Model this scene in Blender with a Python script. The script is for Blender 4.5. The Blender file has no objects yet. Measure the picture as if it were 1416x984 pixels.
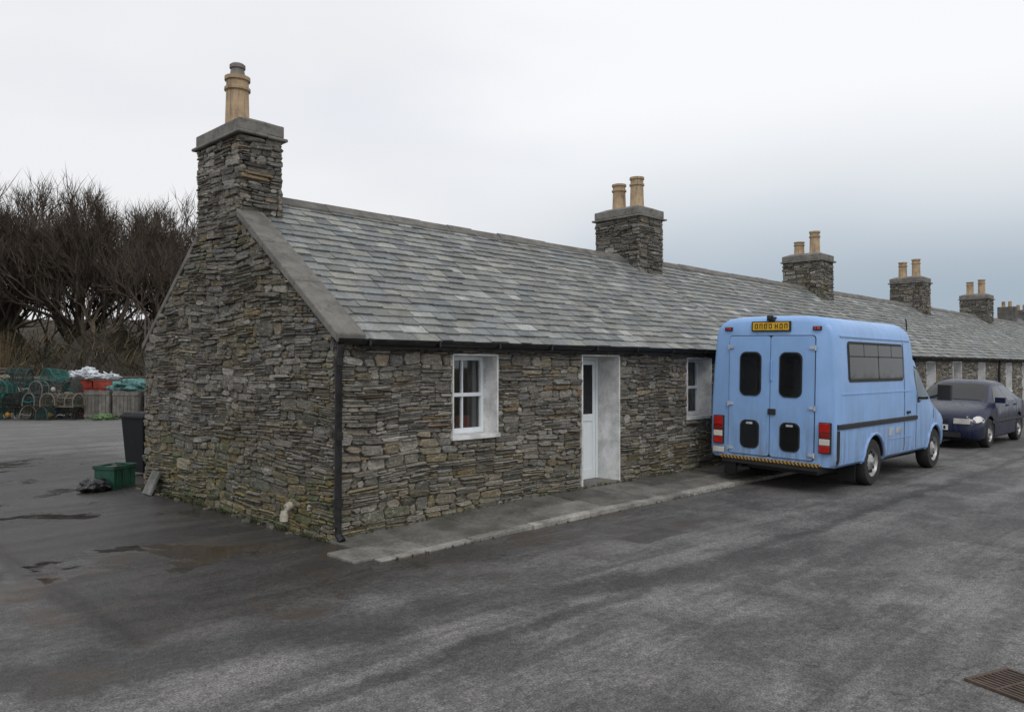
import bpy, math, random, bmesh
from mathutils import Vector, Matrix, noise
R=random.Random(11)
scene=bpy.context.scene
COL=scene.collection

# ------------------------------------------------------------------ helpers
class G:
    def __init__(s,nt): s.nt=nt
    def set(s,inp,v):
        if isinstance(v,bpy.types.NodeSocket): s.nt.links.new(v,inp)
        else: inp.default_value=v
    def node(s,t,ins=None,**props):
        n=s.nt.nodes.new(t)
        for k,v in props.items(): setattr(n,k,v)
        for k,v in (ins or {}).items(): s.set(n.inputs[k],v)
        return n
    def math(s,op,a,b=0.0,clamp=False):
        n=s.node('ShaderNodeMath',operation=op,use_clamp=clamp); s.set(n.inputs[0],a); s.set(n.inputs[1],b); return n.outputs[0]
    def mix(s,f,a,b,blend='MIX'):
        n=s.node('ShaderNodeMix',data_type='RGBA',blend_type=blend)
        s.set(n.inputs[0],f); s.set(n.inputs[6],c4(a)); s.set(n.inputs[7],c4(b)); return n.outputs[2]
    def noise(s,vec,scale,detail=4,rough=0.55,dist=0.0):
        n=s.node('ShaderNodeTexNoise',{'Vector':vec,'Scale':scale,'Detail':detail,'Roughness':rough,'Distortion':dist}); return n.outputs[0]
    def ramp(s,v,lo,hi,a=0.0,b=1.0):
        n=s.node('ShaderNodeMapRange',interpolation_type='SMOOTHSTEP'); s.set(n.inputs[0],v); s.set(n.inputs[1],lo); s.set(n.inputs[2],hi); s.set(n.inputs[3],a); s.set(n.inputs[4],b); return n.outputs[0]
    def mapping(s,vec,scale=(1,1,1),rot=(0,0,0),loc=(0,0,0)):
        n=s.node('ShaderNodeMapping',{'Vector':vec,'Scale':scale,'Rotation':rot,'Location':loc}); return n.outputs[0]
    def bump(s,h,strength,dist,normal=None):
        n=s.node('ShaderNodeBump',{'Height':h,'Strength':strength,'Distance':dist})
        if normal is not None: s.set(n.inputs['Normal'],normal)
        return n.outputs[0]
    def scalecol(s,c,f):
        return s.mix(1.0,c,s.node('ShaderNodeCombineColor',{0:f,1:f,2:f}).outputs[0],'MULTIPLY')
def c4(a):
    if isinstance(a,tuple) and len(a)==3: return (a[0],a[1],a[2],1.0)
    return a
def newmat(name):
    m=bpy.data.materials.new(name); m.use_nodes=True
    nt=m.node_tree; b=nt.nodes['Principled BSDF']; g=G(nt)
    return m,g,b
def coord(g): return g.node('ShaderNodeTexCoord').outputs['Object']
def simple(name,col,rough=0.6,metal=0.0,var=0.15,scale=6.0,bump=0.0,coat=0.0,spec=0.5):
    m,g,b=newmat(name); c=coord(g)
    n=g.noise(c,scale,3,0.6)
    lo=tuple(x*(1-var) for x in col); hi=tuple(min(1,x*(1+var)) for x in col)
    g.set(b.inputs['Base Color'],g.mix(g.ramp(n,0.3,0.7),lo,hi))
    g.set(b.inputs['Roughness'],g.ramp(n,0.3,0.7,max(0.02,rough-0.08),min(1,rough+0.08)))
    b.inputs['Metallic'].default_value=metal; b.inputs['Coat Weight'].default_value=coat
    b.inputs['Specular IOR Level'].default_value=spec
    if bump>0: g.set(b.inputs['Normal'],g.bump(g.noise(c,scale*6,3),bump,0.02))
    return m

class MB:
    def __init__(s): s.v=[]; s.f=[]; s.c=[]; s.m=[]
    def add(s,verts,faces,col=(0.5,0.5,0.5),mi=0):
        o=len(s.v); s.v.extend([tuple(v) for v in verts]); s.c.extend([col]*len(verts))
        for f in faces: s.f.append([i+o for i in f]); s.m.append(mi)
    def hexa(s,p,col=(0.5,0.5,0.5),mi=0):
        s.add(p,[(0,3,2,1),(4,5,6,7),(0,1,5,4),(1,2,6,5),(2,3,7,6),(3,0,4,7)],col,mi)
    def box(s,x0,x1,y0,y1,z0,z1,col=(0.5,0.5,0.5),mi=0):
        s.hexa([(x0,y0,z0),(x1,y0,z0),(x1,y1,z0),(x0,y1,z0),(x0,y0,z1),(x1,y0,z1),(x1,y1,z1),(x0,y1,z1)],col,mi)
    def obox(s,M,sx,sy,sz,col=(0.5,0.5,0.5),mi=0):
        p=[M@Vector((a*sx/2,b*sy/2,c*sz/2)) for c in(-1,1) for a,b in((-1,-1),(1,-1),(1,1),(-1,1))]
        s.hexa(p,col,mi)
    def tube(s,pts,rad,n=6,col=(0.5,0.5,0.5),mi=0,caps=True):
        pts=[Vector(p) for p in pts]; vs=[]; fs=[]
        for i,p in enumerate(pts):
            d=(pts[min(i+1,len(pts)-1)]-pts[max(i-1,0)])
            if d.length<1e-6: d=Vector((0,0,1))
            d.normalize(); a=d.cross(Vector((0,0,1)) if abs(d.z)<0.95 else Vector((1,0,0))).normalized(); b=d.cross(a)
            r=rad[i] if isinstance(rad,(list,tuple)) else rad
            for k in range(n):
                t=2*math.pi*k/n; vs.append(p+a*(math.cos(t)*r)+b*(math.sin(t)*r))
        for i in range(len(pts)-1):
            for k in range(n):
                k2=(k+1)%n; fs.append((i*n+k,i*n+k2,(i+1)*n+k2,(i+1)*n+k))
        if caps: fs.append(tuple(range(n))[::-1]); fs.append(tuple((len(pts)-1)*n+k for k in range(n)))
        s.add(vs,fs,col,mi)
    def lathe(s,prof,O,axis='Z',n=24,col=(0.5,0.5,0.5),mi=0,caps=True):
        vs=[];fs=[]
        for r,h in prof:
            for k in range(n):
                t=2*math.pi*k/n; a,b=r*math.cos(t),r*math.sin(t)
                if axis=='Z': vs.append((O[0]+a,O[1]+b,O[2]+h))
                elif axis=='Y': vs.append((O[0]+a,O[1]+h,O[2]+b))
                else: vs.append((O[0]+h,O[1]+a,O[2]+b))
        for i in range(len(prof)-1):
            for k in range(n):
                k2=(k+1)%n; fs.append((i*n+k,i*n+k2,(i+1)*n+k2,(i+1)*n+k))
        if caps: fs.append(tuple(range(n))[::-1]); fs.append(tuple((len(prof)-1)*n+k for k in range(n)))
        s.add(vs,fs,col,mi)
    def obj(s,name,mats,parent=None,smooth=False,recalc=False,bevel=0):
        me=bpy.data.meshes.new(name); me.from_pydata(s.v,[],s.f)
        if not isinstance(mats,(list,tuple)): mats=[mats]
        for m in mats: me.materials.append(m)
        ca=me.color_attributes.new(name='Col',type='FLOAT_COLOR',domain='POINT')
        flat=[]
        for c in s.c: flat.extend((c[0],c[1],c[2],1.0))
        ca.data.foreach_set('color',flat)
        me.polygons.foreach_set('material_index',s.m)
        if recalc:
            bm=bmesh.new(); bm.from_mesh(me); bmesh.ops.recalc_face_normals(bm,faces=bm.faces); bm.to_mesh(me); bm.free()
        if smooth:
            me.shade_smooth(); me.set_sharp_from_angle(angle=math.radians(smooth if smooth is not True else 35))
        me.update()
        o=bpy.data.objects.new(name,me); COL.objects.link(o)
        if parent is not None: o.parent=parent
        if bevel>0:
            b=o.modifiers.new('bevel','BEVEL'); b.width=bevel; b.segments=2; b.limit_method='ANGLE'
        return o
def empty(name,loc=(0,0,0),rot=(0,0,0)):
    e=bpy.data.objects.new(name,None); e.location=loc; e.rotation_euler=rot; e.empty_display_size=0.3; COL.objects.link(e); return e

# ------------------------------------------------------------------ materials
def stone_mat():
    m,g,b=newmat('flagstone_rubble'); c=coord(g)
    at=g.node('ShaderNodeAttribute',attribute_name='Col').outputs['Color']
    st=g.mapping(c,(3,3,14))
    n1=g.noise(st,3.0,4,0.65); n2=g.noise(c,45,3,0.7)
    f=g.math('MULTIPLY',g.ramp(n1,0.25,0.75,0.6,1.35),g.ramp(n2,0.25,0.75,0.68,1.32))
    cc=g.scalecol(at,f)
    n3=g.noise(c,20,4,0.65)
    cc=g.mix(g.ramp(n3,0.58,0.68,0,0.6),cc,(0.42,0.41,0.37))      # pale lichen and lime smears
    cc=g.mix(g.ramp(n3,0.40,0.30,0,0.4),cc,(0.07,0.065,0.052))
    cc=g.mix(g.ramp(g.noise(c,0.8,4,0.6),0.5,0.7,0,0.35),cc,(0.125,0.11,0.075))
    g.set(b.inputs['Base Color'],cc); b.inputs['Roughness'].default_value=0.88; b.inputs['Specular IOR Level'].default_value=0.3
    h=g.math('ADD',g.math('MULTIPLY',n1,1.2),g.math('MULTIPLY',n2,0.6))
    g.set(b.inputs['Normal'],g.bump(h,0.8,0.02)); return m
M_STONE=stone_mat()
def slate_mat():
    m,g,b=newmat('stone_slates'); c=coord(g)
    at=g.node('ShaderNodeAttribute',attribute_name='Col').outputs['Color']
    n1=g.noise(c,5,4,0.65); n2=g.noise(c,40,3,0.7)
    f=g.math('MULTIPLY',g.ramp(n1,0.25,0.75,0.72,1.25),g.ramp(n2,0.25,0.75,0.82,1.18))
    cc=g.scalecol(at,f)
    cc=g.mix(g.ramp(g.noise(c,17,3,0.6),0.58,0.70,0,0.5),cc,(0.36,0.37,0.33))
    cc=g.mix(g.ramp(g.noise(c,1.1,3,0.6),0.50,0.72,0,0.45),cc,(0.12,0.12,0.10))
    g.set(b.inputs['Base Color'],cc); g.set(b.inputs['Roughness'],g.ramp(n1,0.3,0.7,0.5,0.75))
    g.set(b.inputs['Normal'],g.bump(g.math('ADD',n1,g.math('MULTIPLY',n2,0.4)),0.5,0.012)); return m
M_SLATE=slate_mat()
M_MORTAR=simple('earthy_lime_joint',(0.115,0.105,0.088),0.95,var=0.45,scale=14,bump=0.6)
M_SARK=simple('dark_sarking',(0.03,0.03,0.03),0.95,var=0.4,scale=14)
def concrete(name,col,moss=0.4):
    m,g,b=newmat(name); c=coord(g)
    n=g.noise(c,4,5,0.7); n2=g.noise(c,60,3,0.7)
    cc=g.mix(g.ramp(n,0.3,0.7),tuple(x*0.65 for x in col),tuple(min(.85,x*1.25) for x in col))
    cc=g.mix(g.ramp(n2,0.4,0.75,0,0.3),cc,tuple(x*0.5 for x in col))
    cc=g.mix(g.ramp(g.noise(c,11,4,0.6),0.56,0.68,0,moss),cc,(0.07,0.072,0.045))
    g.set(b.inputs['Base Color'],cc); b.inputs['Roughness'].default_value=0.88
    g.set(b.inputs['Normal'],g.bump(g.math('ADD',n,g.math('MULTIPLY',n2,0.5)),0.5,0.012)); return m
M_CONC=concrete('weathered_concrete',(0.165,0.157,0.142),0.5)
M_CAP=concrete('chimney_cap_stone',(0.20,0.19,0.172),0.6)
def attrmat(name,rough=0.8,bump=0.5,scale=8,moss=0.25,spec=0.4):
    m,g,b=newmat(name); c=coord(g)
    at=g.node('ShaderNodeAttribute',attribute_name='Col').outputs['Color']
    n=g.noise(c,scale,5,0.7); n2=g.noise(c,scale*9,3,0.7)
    f=g.math('MULTIPLY',g.ramp(n,0.25,0.75,0.6,1.35),g.ramp(n2,0.25,0.75,0.75,1.25))
    cc=g.scalecol(at,f)
    cc=g.mix(g.ramp(g.noise(c,scale*0.4,4,0.6),0.5,0.72,0,moss),cc,(0.045,0.045,0.03))
    g.set(b.inputs['Base Color'],cc); b.inputs['Roughness'].default_value=rough; b.inputs['Specular IOR Level'].default_value=spec
    if bump>0: g.set(b.inputs['Normal'],g.bump(g.math('ADD',n,g.math('MULTIPLY',n2,0.5)),bump,0.01))
    return m
M_PAVE=attrmat('pavement_slabs',0.7,0.5,3,0.6)
M_ATTR=attrmat('painted_bits',0.6,0.0,5,0.1)
def plainattr(name):
    m,g,b=newmat(name); g.set(b.inputs['Base Color'],g.node('ShaderNodeAttribute',attribute_name='Col').outputs['Color']); b.inputs['Roughness'].default_value=0.95; b.inputs['Specular IOR Level'].default_value=0.1; return m
M_BARK=plainattr('bare_bark')
M_TWIG=plainattr('scrub_twigs')
M_LIME=concrete('whitewashed_reveal',(0.76,0.76,0.75),0.10)
M_UPVC=simple('white_upvc',(0.76,0.81,0.84),0.3,var=0.03,scale=3)
M_BLACK=simple('black_cast_iron',(0.012,0.012,0.013),0.45,var=0.5,scale=12,bump=0.2)
def pot_mat():
    m,g,b=newmat('buff_clay_pot'); c=coord(g)
    n=g.noise(c,7,4,0.6); s_=g.noise(g.mapping(c,(14,14,1.6)),1.5,4,0.65)
    cc=g.mix(g.ramp(n,0.3,0.7),(0.33,0.235,0.145),(0.47,0.345,0.21))
    cc=g.mix(g.ramp(s_,0.48,0.68,0,0.75),cc,(0.13,0.105,0.08))
    g.set(b.inputs['Base Color'],cc); b.inputs['Roughness'].default_value=0.85
    g.set(b.inputs['Normal'],g.bump(n,0.3,0.02)); return m
M_POT=pot_mat()
M_POTG=simple('grey_pot_cowl',(0.20,0.18,0.16),0.8,var=0.3,scale=9,bump=0.3)
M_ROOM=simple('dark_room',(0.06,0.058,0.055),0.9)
M_CURT=simple('net_curtain',(0.60,0.61,0.60),0.9,var=0.1)
M_RED=simple('red_cloth',(0.26,0.045,0.04),0.8)
def glass_mat(name,tint=(0.8,0.84,0.84)):
    m=bpy.data.materials.new(name); m.use_nodes=True; nt=m.node_tree; nt.nodes.clear(); g=G(nt)
    fr=g.node('ShaderNodeFresnel',{'IOR':1.55}).outputs[0]
    c=coord(g)
    nm=g.bump(g.noise(c,1.7,2),0.05,0.02)
    gl=g.node('ShaderNodeBsdfGlossy',{'Roughness':0.02,'Normal':nm}); gl.inputs['Color'].default_value=(1,1,1,1)
    tr=g.node('ShaderNodeBsdfTransparent'); tr.inputs['Color'].default_value=c4(tint)
    mx=g.node('ShaderNodeMixShader'); g.set(mx.inputs[0],g.math('ADD',g.math('MULTIPLY',fr,1.2),0.03)); g.set(mx.inputs[1],tr.outputs[0]); g.set(mx.inputs[2],gl.outputs[0])
    o=g.node('ShaderNodeOutputMaterial'); g.set(o.inputs[0],mx.outputs[0]); return m
M_GLASS=glass_mat('window_glass')
M_DGLASS=simple('tinted_vehicle_glass',(0.008,0.009,0.011),0.05,var=0.1,spec=0.5)

# ------------------------------------------------------------------ walls of individual stones
PAL=[(0.236,0.218,0.186),(0.185,0.173,0.150),(0.28,0.262,0.228),(0.135,0.127,0.110),(0.235,0.200,0.148),(0.205,0.201,0.190),(0.36,0.34,0.305),(0.205,0.155,0.095)]
WTS=[5,5,3.6,3.2,2.4,3.6,1.4,1.0]
CI=0.010
def stone_face(mb,O,U,N,z0,z1,ext,openings=(),tone=1.0,moss=0.35,breaks=(),seed=0,coarse=1.0,base_moss=None):
    rr=random.Random(seed+5)
    if base_moss is None: base_moss=moss
    O=Vector(O);U=Vector(U);N=Vector(N)
    zs=sorted(set([z1]+[b for b in breaks if z0<b<z1]))
    z=z0
    while z<z1-0.005:
        nxt=min([b for b in zs if b>z+1e-4])
        h=rr.uniform(0.11,0.28)
        if z+h>nxt-0.05: h=nxt-z
        e=ext(z+h*0.5)
        if e is None: z+=h; continue
        u=e[0]-rr.uniform(0,0.3)
        while u<e[1]:
            bw=rr.uniform(0.25,0.85)*coarse
            k=max(1,int(round(h/(rr.choice((0.026,0.034,0.042,0.055,0.075,0.09))*coarse))))
            cuts=[0]+sorted([(i+rr.uniform(-0.36,0.36))/k for i in range(1,k)])+[1]
            tilt=rr.uniform(-0.07,0.07)
            for j in range(k):
                a,b=z+h*cuts[j],z+h*cuts[j+1]
                ee=ext((a+b)/2)
                if ee is None: continue
                q=u
                while q<u+bw-0.01:
                    L=rr.uniform(0.07,0.38)*coarse
                    if u+bw-(q+L)<0.07: L=u+bw-q
                    ivs=[(max(q,ee[0]),min(q+L,ee[1]))]
                    nearop=False
                    for (oa,ob,za,zb) in openings:
                        if q<ob+0.3 and q+L>oa-0.3: nearop=True
                        if za-0.01<(a+b)/2<zb+0.01:
                            nv_=[]
                            for (s,t) in ivs:
                                if t<=oa or s>=ob: nv_.append((s,t))
                                else:
                                    if s<oa: nv_.append((s,oa))
                                    if t>ob: nv_.append((ob,t))
                            ivs=nv_
                    for (s,t) in ivs:
                        if t-s<0.025: continue
                        gp=rr.uniform(0.0005,0.005); s2,t2=s+gp,t-gp; a2,b2=a+gp*0.7,b-gp*0.7
                        hh=b2-a2
                        if hh<0.008: continue
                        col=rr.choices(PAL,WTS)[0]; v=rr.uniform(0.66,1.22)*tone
                        zz=(a+b)/2
                        mo=max(0,1-zz/1.0)*base_moss+ (moss*0.7 if noise.noise(Vector((s*0.8+seed,zz*1.0,3)))>0.08 else 0)
                        mo*=rr.uniform(0.1,1.2); mo=min(mo,0.85)
                        tgt=(0.19,0.155,0.06) if rr.random()<0.6 else (0.08,0.09,0.04)
                        col=tuple((col[i]*v)*(1-mo)+tgt[i]*mo for i in range(3))
                        d=rr.uniform(0.001,0.032)
                        if rr.random()<0.07: d+=0.025
                        wd=t2-s2; hm=min(hh,0.055); e1,e2,e3,e4=[min(wd*0.3,hm*rr.uniform(0.05,0.85)) for _ in range(4)]
                        jt=min(hh*0.18,0.010)
                        base=[(s2,a2+hh*rr.uniform(.3,.7)),(s2+e1,a2+rr.uniform(-jt,jt)),(t2-e2,a2+rr.uniform(-jt,jt)),(t2,a2+hh*rr.uniform(.3,.7)),(t2-e3,b2+rr.uniform(-jt,jt)),(s2+e4,b2+rr.uniform(-jt,jt))]
                        cs=[]
                        wa=0.012 if nearop else 0.045
                        for (uu,z_) in base:
                            w=wa*noise.noise(Vector((uu*1.3,z_*1.3,seed*1.7)))+(0 if nearop else tilt*(uu-(u+bw/2))*0.8)
                            cs.append((uu,z_+w))
                        cu=(s2+t2)/2; cz=sum(c[1] for c in cs)/6
                        vs=[O+U*p[0]+N*(-0.035)+Vector((0,0,p[1])) for p in cs]
                        tl=[rr.uniform(-0.006,0.006) for _ in range(6)]
                        vs+=[O+U*p[0]+N*(d*0.5+tl[i])+Vector((0,0,p[1])) for i,p in enumerate(cs)]
                        fx=1-min(0.5,0.013/(wd/2)); fz=1-min(0.5,0.008/(hh/2)); sk=rr.uniform(-0.18,0.18)
                        for i,p in enumerate(cs):
                            vs.append(O+U*(cu+(p[0]-cu)*fx)+N*(d+tl[i]+sk*(p[1]-cz))+Vector((0,0,cz+(p[1]-cz)*fz)))
                        fs=[]
                        for r0 in (0,6):
                            for i in range(6):
                                i2=(i+1)%6; fs.append((r0+i,r0+i2,r0+6+i2,r0+6+i))
                        fs.append((12,13,14,15,16,17))
                        mb.add(vs,fs,col)
                    q+=L
            u+=bw
        z+=h

D=4.80; RY=2.46; SL=0.715; ZE=2.05        # plan depth, ridge line, roof pitch, roof plane height at Y=0
RIDGE=ZE+SL*RY
SLB=(RIDGE-ZE)/(D-RY)
def roof_z(y): return ZE+SL*y if y<=RY else ZE+SLB*(D-y)
def slates(mb,x0,x1,front,seed):
    rr=random.Random(seed)
    run=RY if front else D-RY; sl=SL if front else SLB
    L=math.hypot(run+0.12,sl*(run+0.12)); ca=1/math.hypot(1,sl); sa=sl/math.hypot(1,sl)
    def P(x,s,off):
        y=-0.12+s*ca; z=ZE-0.12*sl+s*sa
        y-=off*sa; z+=off*ca
        if not front: y=D-y
        return (x,y,z)
    s=0.0
    while s<L-0.05:
        ex=rr.uniform(0.145,0.172); x=x0-rr.uniform(0,0.15)
        if not front: ex*=2
        while x<x1:
            w=rr.uniform(0.15,0.34)*(1 if front else 2.5); a=max(x,x0)+0.0025; b=min(x+w,x1)-0.0025
            if b-a>0.03:
                v=rr.uniform(0.64,1.12); t=rr.random()
                col=(0.228,0.238,0.226) if t<0.55 else ((0.195,0.21,0.213) if t<0.77 else ((0.265,0.267,0.24) if t<0.93 else (0.36,0.37,0.35)))
                col=tuple(c*v for c in col)
                lo=s+rr.uniform(-0.016,0.016); hi=min(s+ex+0.05,L)
                l1=rr.uniform(-0.009,0.009); up=rr.uniform(0.024,0.038)
                mb.hexa([P(a,lo,0.006),P(b,lo+l1,0.006),P(b,hi,-0.006),P(a,hi,-0.006),P(a,lo,up),P(b,lo+l1,up),P(b,hi,0.008),P(a,hi,0.008)],col)
            x+=w
        s+=ex

def chimney(par,x0,x1,y0,y1,ztop,pots,seed):
    e=MB(); zb=2.9
    e.box(x0+CI,x1-CI,y0+CI,y1-CI,zb,ztop,mi=0)
    e.obj('chimney_core',M_MORTAR,par)
    s=MB()
    W,Dp=x1-x0,y1-y0
    for (o_,u_,n_,l_,i) in (((x0,y0,0),(1,0,0),(0,-1,0),W,0),((x1,y1,0),(-1,0,0),(0,1,0),W,1),((x0,y1,0),(0,-1,0),(-1,0,0),Dp,2),((x1,y0,0),(0,1,0),(1,0,0),Dp,3)):
        stone_face(s,o_,u_,n_,roof_z(y0)-0.1,ztop,lambda z,l_=l_:(0,l_),seed=seed+i,moss=0.12,tone=0.88)
    s.obj('chimney_stones',M_STONE,par)
    c=MB(); rc=random.Random(seed)
    x=x0-0.06
    while x<x1+0.04:
        L=min(rc.uniform(.2,.4),x1+0.06-x); j=rc.uniform(-.018,.018)
        c.box(x+.002,x+L-.002,y0-.06+j,y1+.06-j,ztop+rc.uniform(0,.005),ztop+.04+rc.uniform(-.004,.004)); x+=L
    c.box(x0-0.02,x1+0.02,y0-0.02,y1+0.02,ztop+0.046,ztop+0.19)
    zz=ztop+0.19
    c.hexa([(x0+0.0,y0+0.0,zz),(x1,y0,zz),(x1,y1,zz),(x0,y1,zz),(x0+0.14,y0+0.14,zz+0.06),(x1-0.14,y0+0.14,zz+0.06),(x1-0.14,y1-0.14,zz+0.06),(x0+0.14,y1-0.14,zz+0.06)])
    c.obj('chimney_cap',M_CAP,par,bevel=0.014)
    p=MB()
    for (px,py,h,r,cowl) in pots:
        z=zz+0.03
        prof=[(r*1.12,0),(r*1.12,0.05),(r*1.0,0.07),(r*0.93,h*0.72),(r*1.08,h*0.74),(r*1.08,h*0.79),(r*0.93,h*0.81),(r*0.92,h*0.92),(r*1.06,h*0.93),(r*1.06,h),(r*0.8,h),(r*0.78,h-0.15)]
        p.lathe(prof,(px,py,z),n=24,caps=False)
        if cowl:
            p.lathe([(r*0.8,h-0.02),(r*0.62,h+0.04),(r*0.55,h+0.10),(r*0.66,h+0.11),(r*0.66,h+0.15),(r*0.5,h+0.17),(r*0.45,h+0.05)],(px,py,z),n=20,mi=1,caps=False)
    p.obj('chimney_pots',[M_POT,M_POTG],par,smooth=40)

def window(par,xa,xb,za,zb,rec=0.2,detail=True):
    r=MB()
    r.box(xb-0.018,xb+0.006,-0.030,rec+0.06,za,zb)
    r.box(xa-0.006,xa+0.012,-0.030,rec+0.06,za,zb)
    r.box(xa+0.012,xb-0.018,-0.027,rec+0.06,zb-0.014,zb+0.006)
    r.box(xa-0.02,xb+0.02,-0.05,rec+0.06,za-0.035,za+0.012)
    r.obj('painted_reveal',M_LIME,par,bevel=0.004)
    f=MB(); a,b=xa+0.014,xb-0.020; lo,hi=za+0.014,zb-0.016; t=0.048; y0,y1=rec,rec+0.055
    f.box(a,a+t,y0,y1,lo,hi); f.box(b-t,b,y0,y1,lo,hi)
    f.box(a+t,b-t,y0+0.002,y1,lo,lo+0.06); f.box(a+t,b-t,y0+0.002,y1,hi-t,hi)
    mz=(lo+hi)/2
    f.box(a+t,b-t,y0-0.012,y1,mz-0.022,mz+0.022)
    mx=(a+b)/2
    f.box(mx-0.011,mx+0.011,y0+0.008,y1-0.003,lo+0.06,mz-0.022); f.box(mx-0.011,mx+0.011,y0+0.008,y1-0.003,mz+0.022,hi-t)
    f.obj('sash_frame',M_UPVC,par,bevel=0.004)
    g=MB(); g.add([(a,y0+0.035,lo),(b,y0+0.035,lo),(b,y0+0.035,hi),(a,y0+0.035,hi)],[(0,1,2,3)]); g.obj('window_glass',M_GLASS,par)
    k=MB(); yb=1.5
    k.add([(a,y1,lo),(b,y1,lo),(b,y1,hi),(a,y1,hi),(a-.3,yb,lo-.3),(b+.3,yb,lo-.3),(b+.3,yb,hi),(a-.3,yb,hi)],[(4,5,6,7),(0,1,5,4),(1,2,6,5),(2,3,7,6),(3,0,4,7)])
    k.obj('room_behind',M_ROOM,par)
    if detail:
        c=MB(); n=14
        for xs,w in ((a+0.03,0.15),(b-0.09,0.06)):
            vs=[];fs=[]
            for i in range(n+1):
                x=xs+w*i/n; y=y1+0.05+0.018*math.sin(i*1.9); vs+=[(x,y,lo),(x,y,hi)]
            for i in range(n): fs.append((2*i,2*i+2,2*i+3,2*i+1))
            c.add(vs,fs,mi=0)
        c.box(mx-0.02,mx+0.18,y1+0.04,y1+0.07,lo,lo+0.2,mi=1); c.lathe([(0.05,0),(0.07,0.1),(0.045,0.2),(0.05,0.26)],(mx-0.08,y1+0.1,lo),n=12,mi=0)
        c.obj('curtain_and_sill_things',[M_CURT,M_RED],par)
def door(par,xa,xb,za,zb,rec=0.34):
    r=MB()
    r.box(xb-0.018,xb+0.006,-0.032,rec+0.08,za,zb); r.box(xa-0.006,xa+0.018,-0.032,rec+0.08,za,zb)
    r.box(xa+0.018,xb-0.018,-0.029,rec+0.08,zb-0.018,zb+0.006)
    r.obj('painted_reveal',M_LIME,par,bevel=0.004)
    s=MB(); s.box(xa-0.03,xb+0.03,-0.05,rec+0.08,-0.02,za+0.004); s.obj('door_step',M_CONC,par,bevel=0.01)
    f=MB(); a,b=xa+0.020,xb-0.020; lo,hi=za+0.006,zb-0.022; t=0.045; y0,y1=rec,rec+0.06
    f.box(a,a+t,y0,y1,lo,hi); f.box(b-t,b,y0,y1,lo,hi); f.box(a+t,b-t,y0+0.002,y1,hi-t,hi)
    y0+=0.012; a+=t+0.004;b-=t+0.004; hi-=t+0.004; st=0.06; mz=lo+0.86
    f.box(a,a+st,y0,y1,lo,hi); f.box(b-st,b,y0,y1,lo,hi); f.box(a+st,b-st,y0+.002,y1,lo,lo+0.14); f.box(a+st,b-st,y0+.002,y1,hi-st,hi); f.box(a+st,b-st,y0+.002,y1,mz-0.05,mz+0.05)
    mx=(a+b)/2
    f.box(a+st,mx-0.004,y0+0.016,y1,lo+0.14,mz-0.05); f.box(mx+0.004,b-st,y0+0.016,y1,lo+0.14,mz-0.05)
    f.obj('door_leaf',M_UPVC,par,bevel=0.005)
    g=MB(); g.box(a+st,b-st,y0+0.008,y1-0.01,mz+0.05,hi-st); g.obj('door_glass',M_DGLASS,par)
    h=MB(); h.tube([(a+0.045,y0-0.045,mz-0.02),(a+0.16,y0-0.045,mz-0.02)],0.009,8); h.tube([(a+0.045,y0,mz-0.02),(a+0.045,y0-0.045,mz-0.02)],0.009,8)
    h.box(a+0.028,a+0.062,y0-0.008,y0,mz-0.11,mz+0.07)
    h.obj('door_handle',M_BLACK,par)

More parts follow.
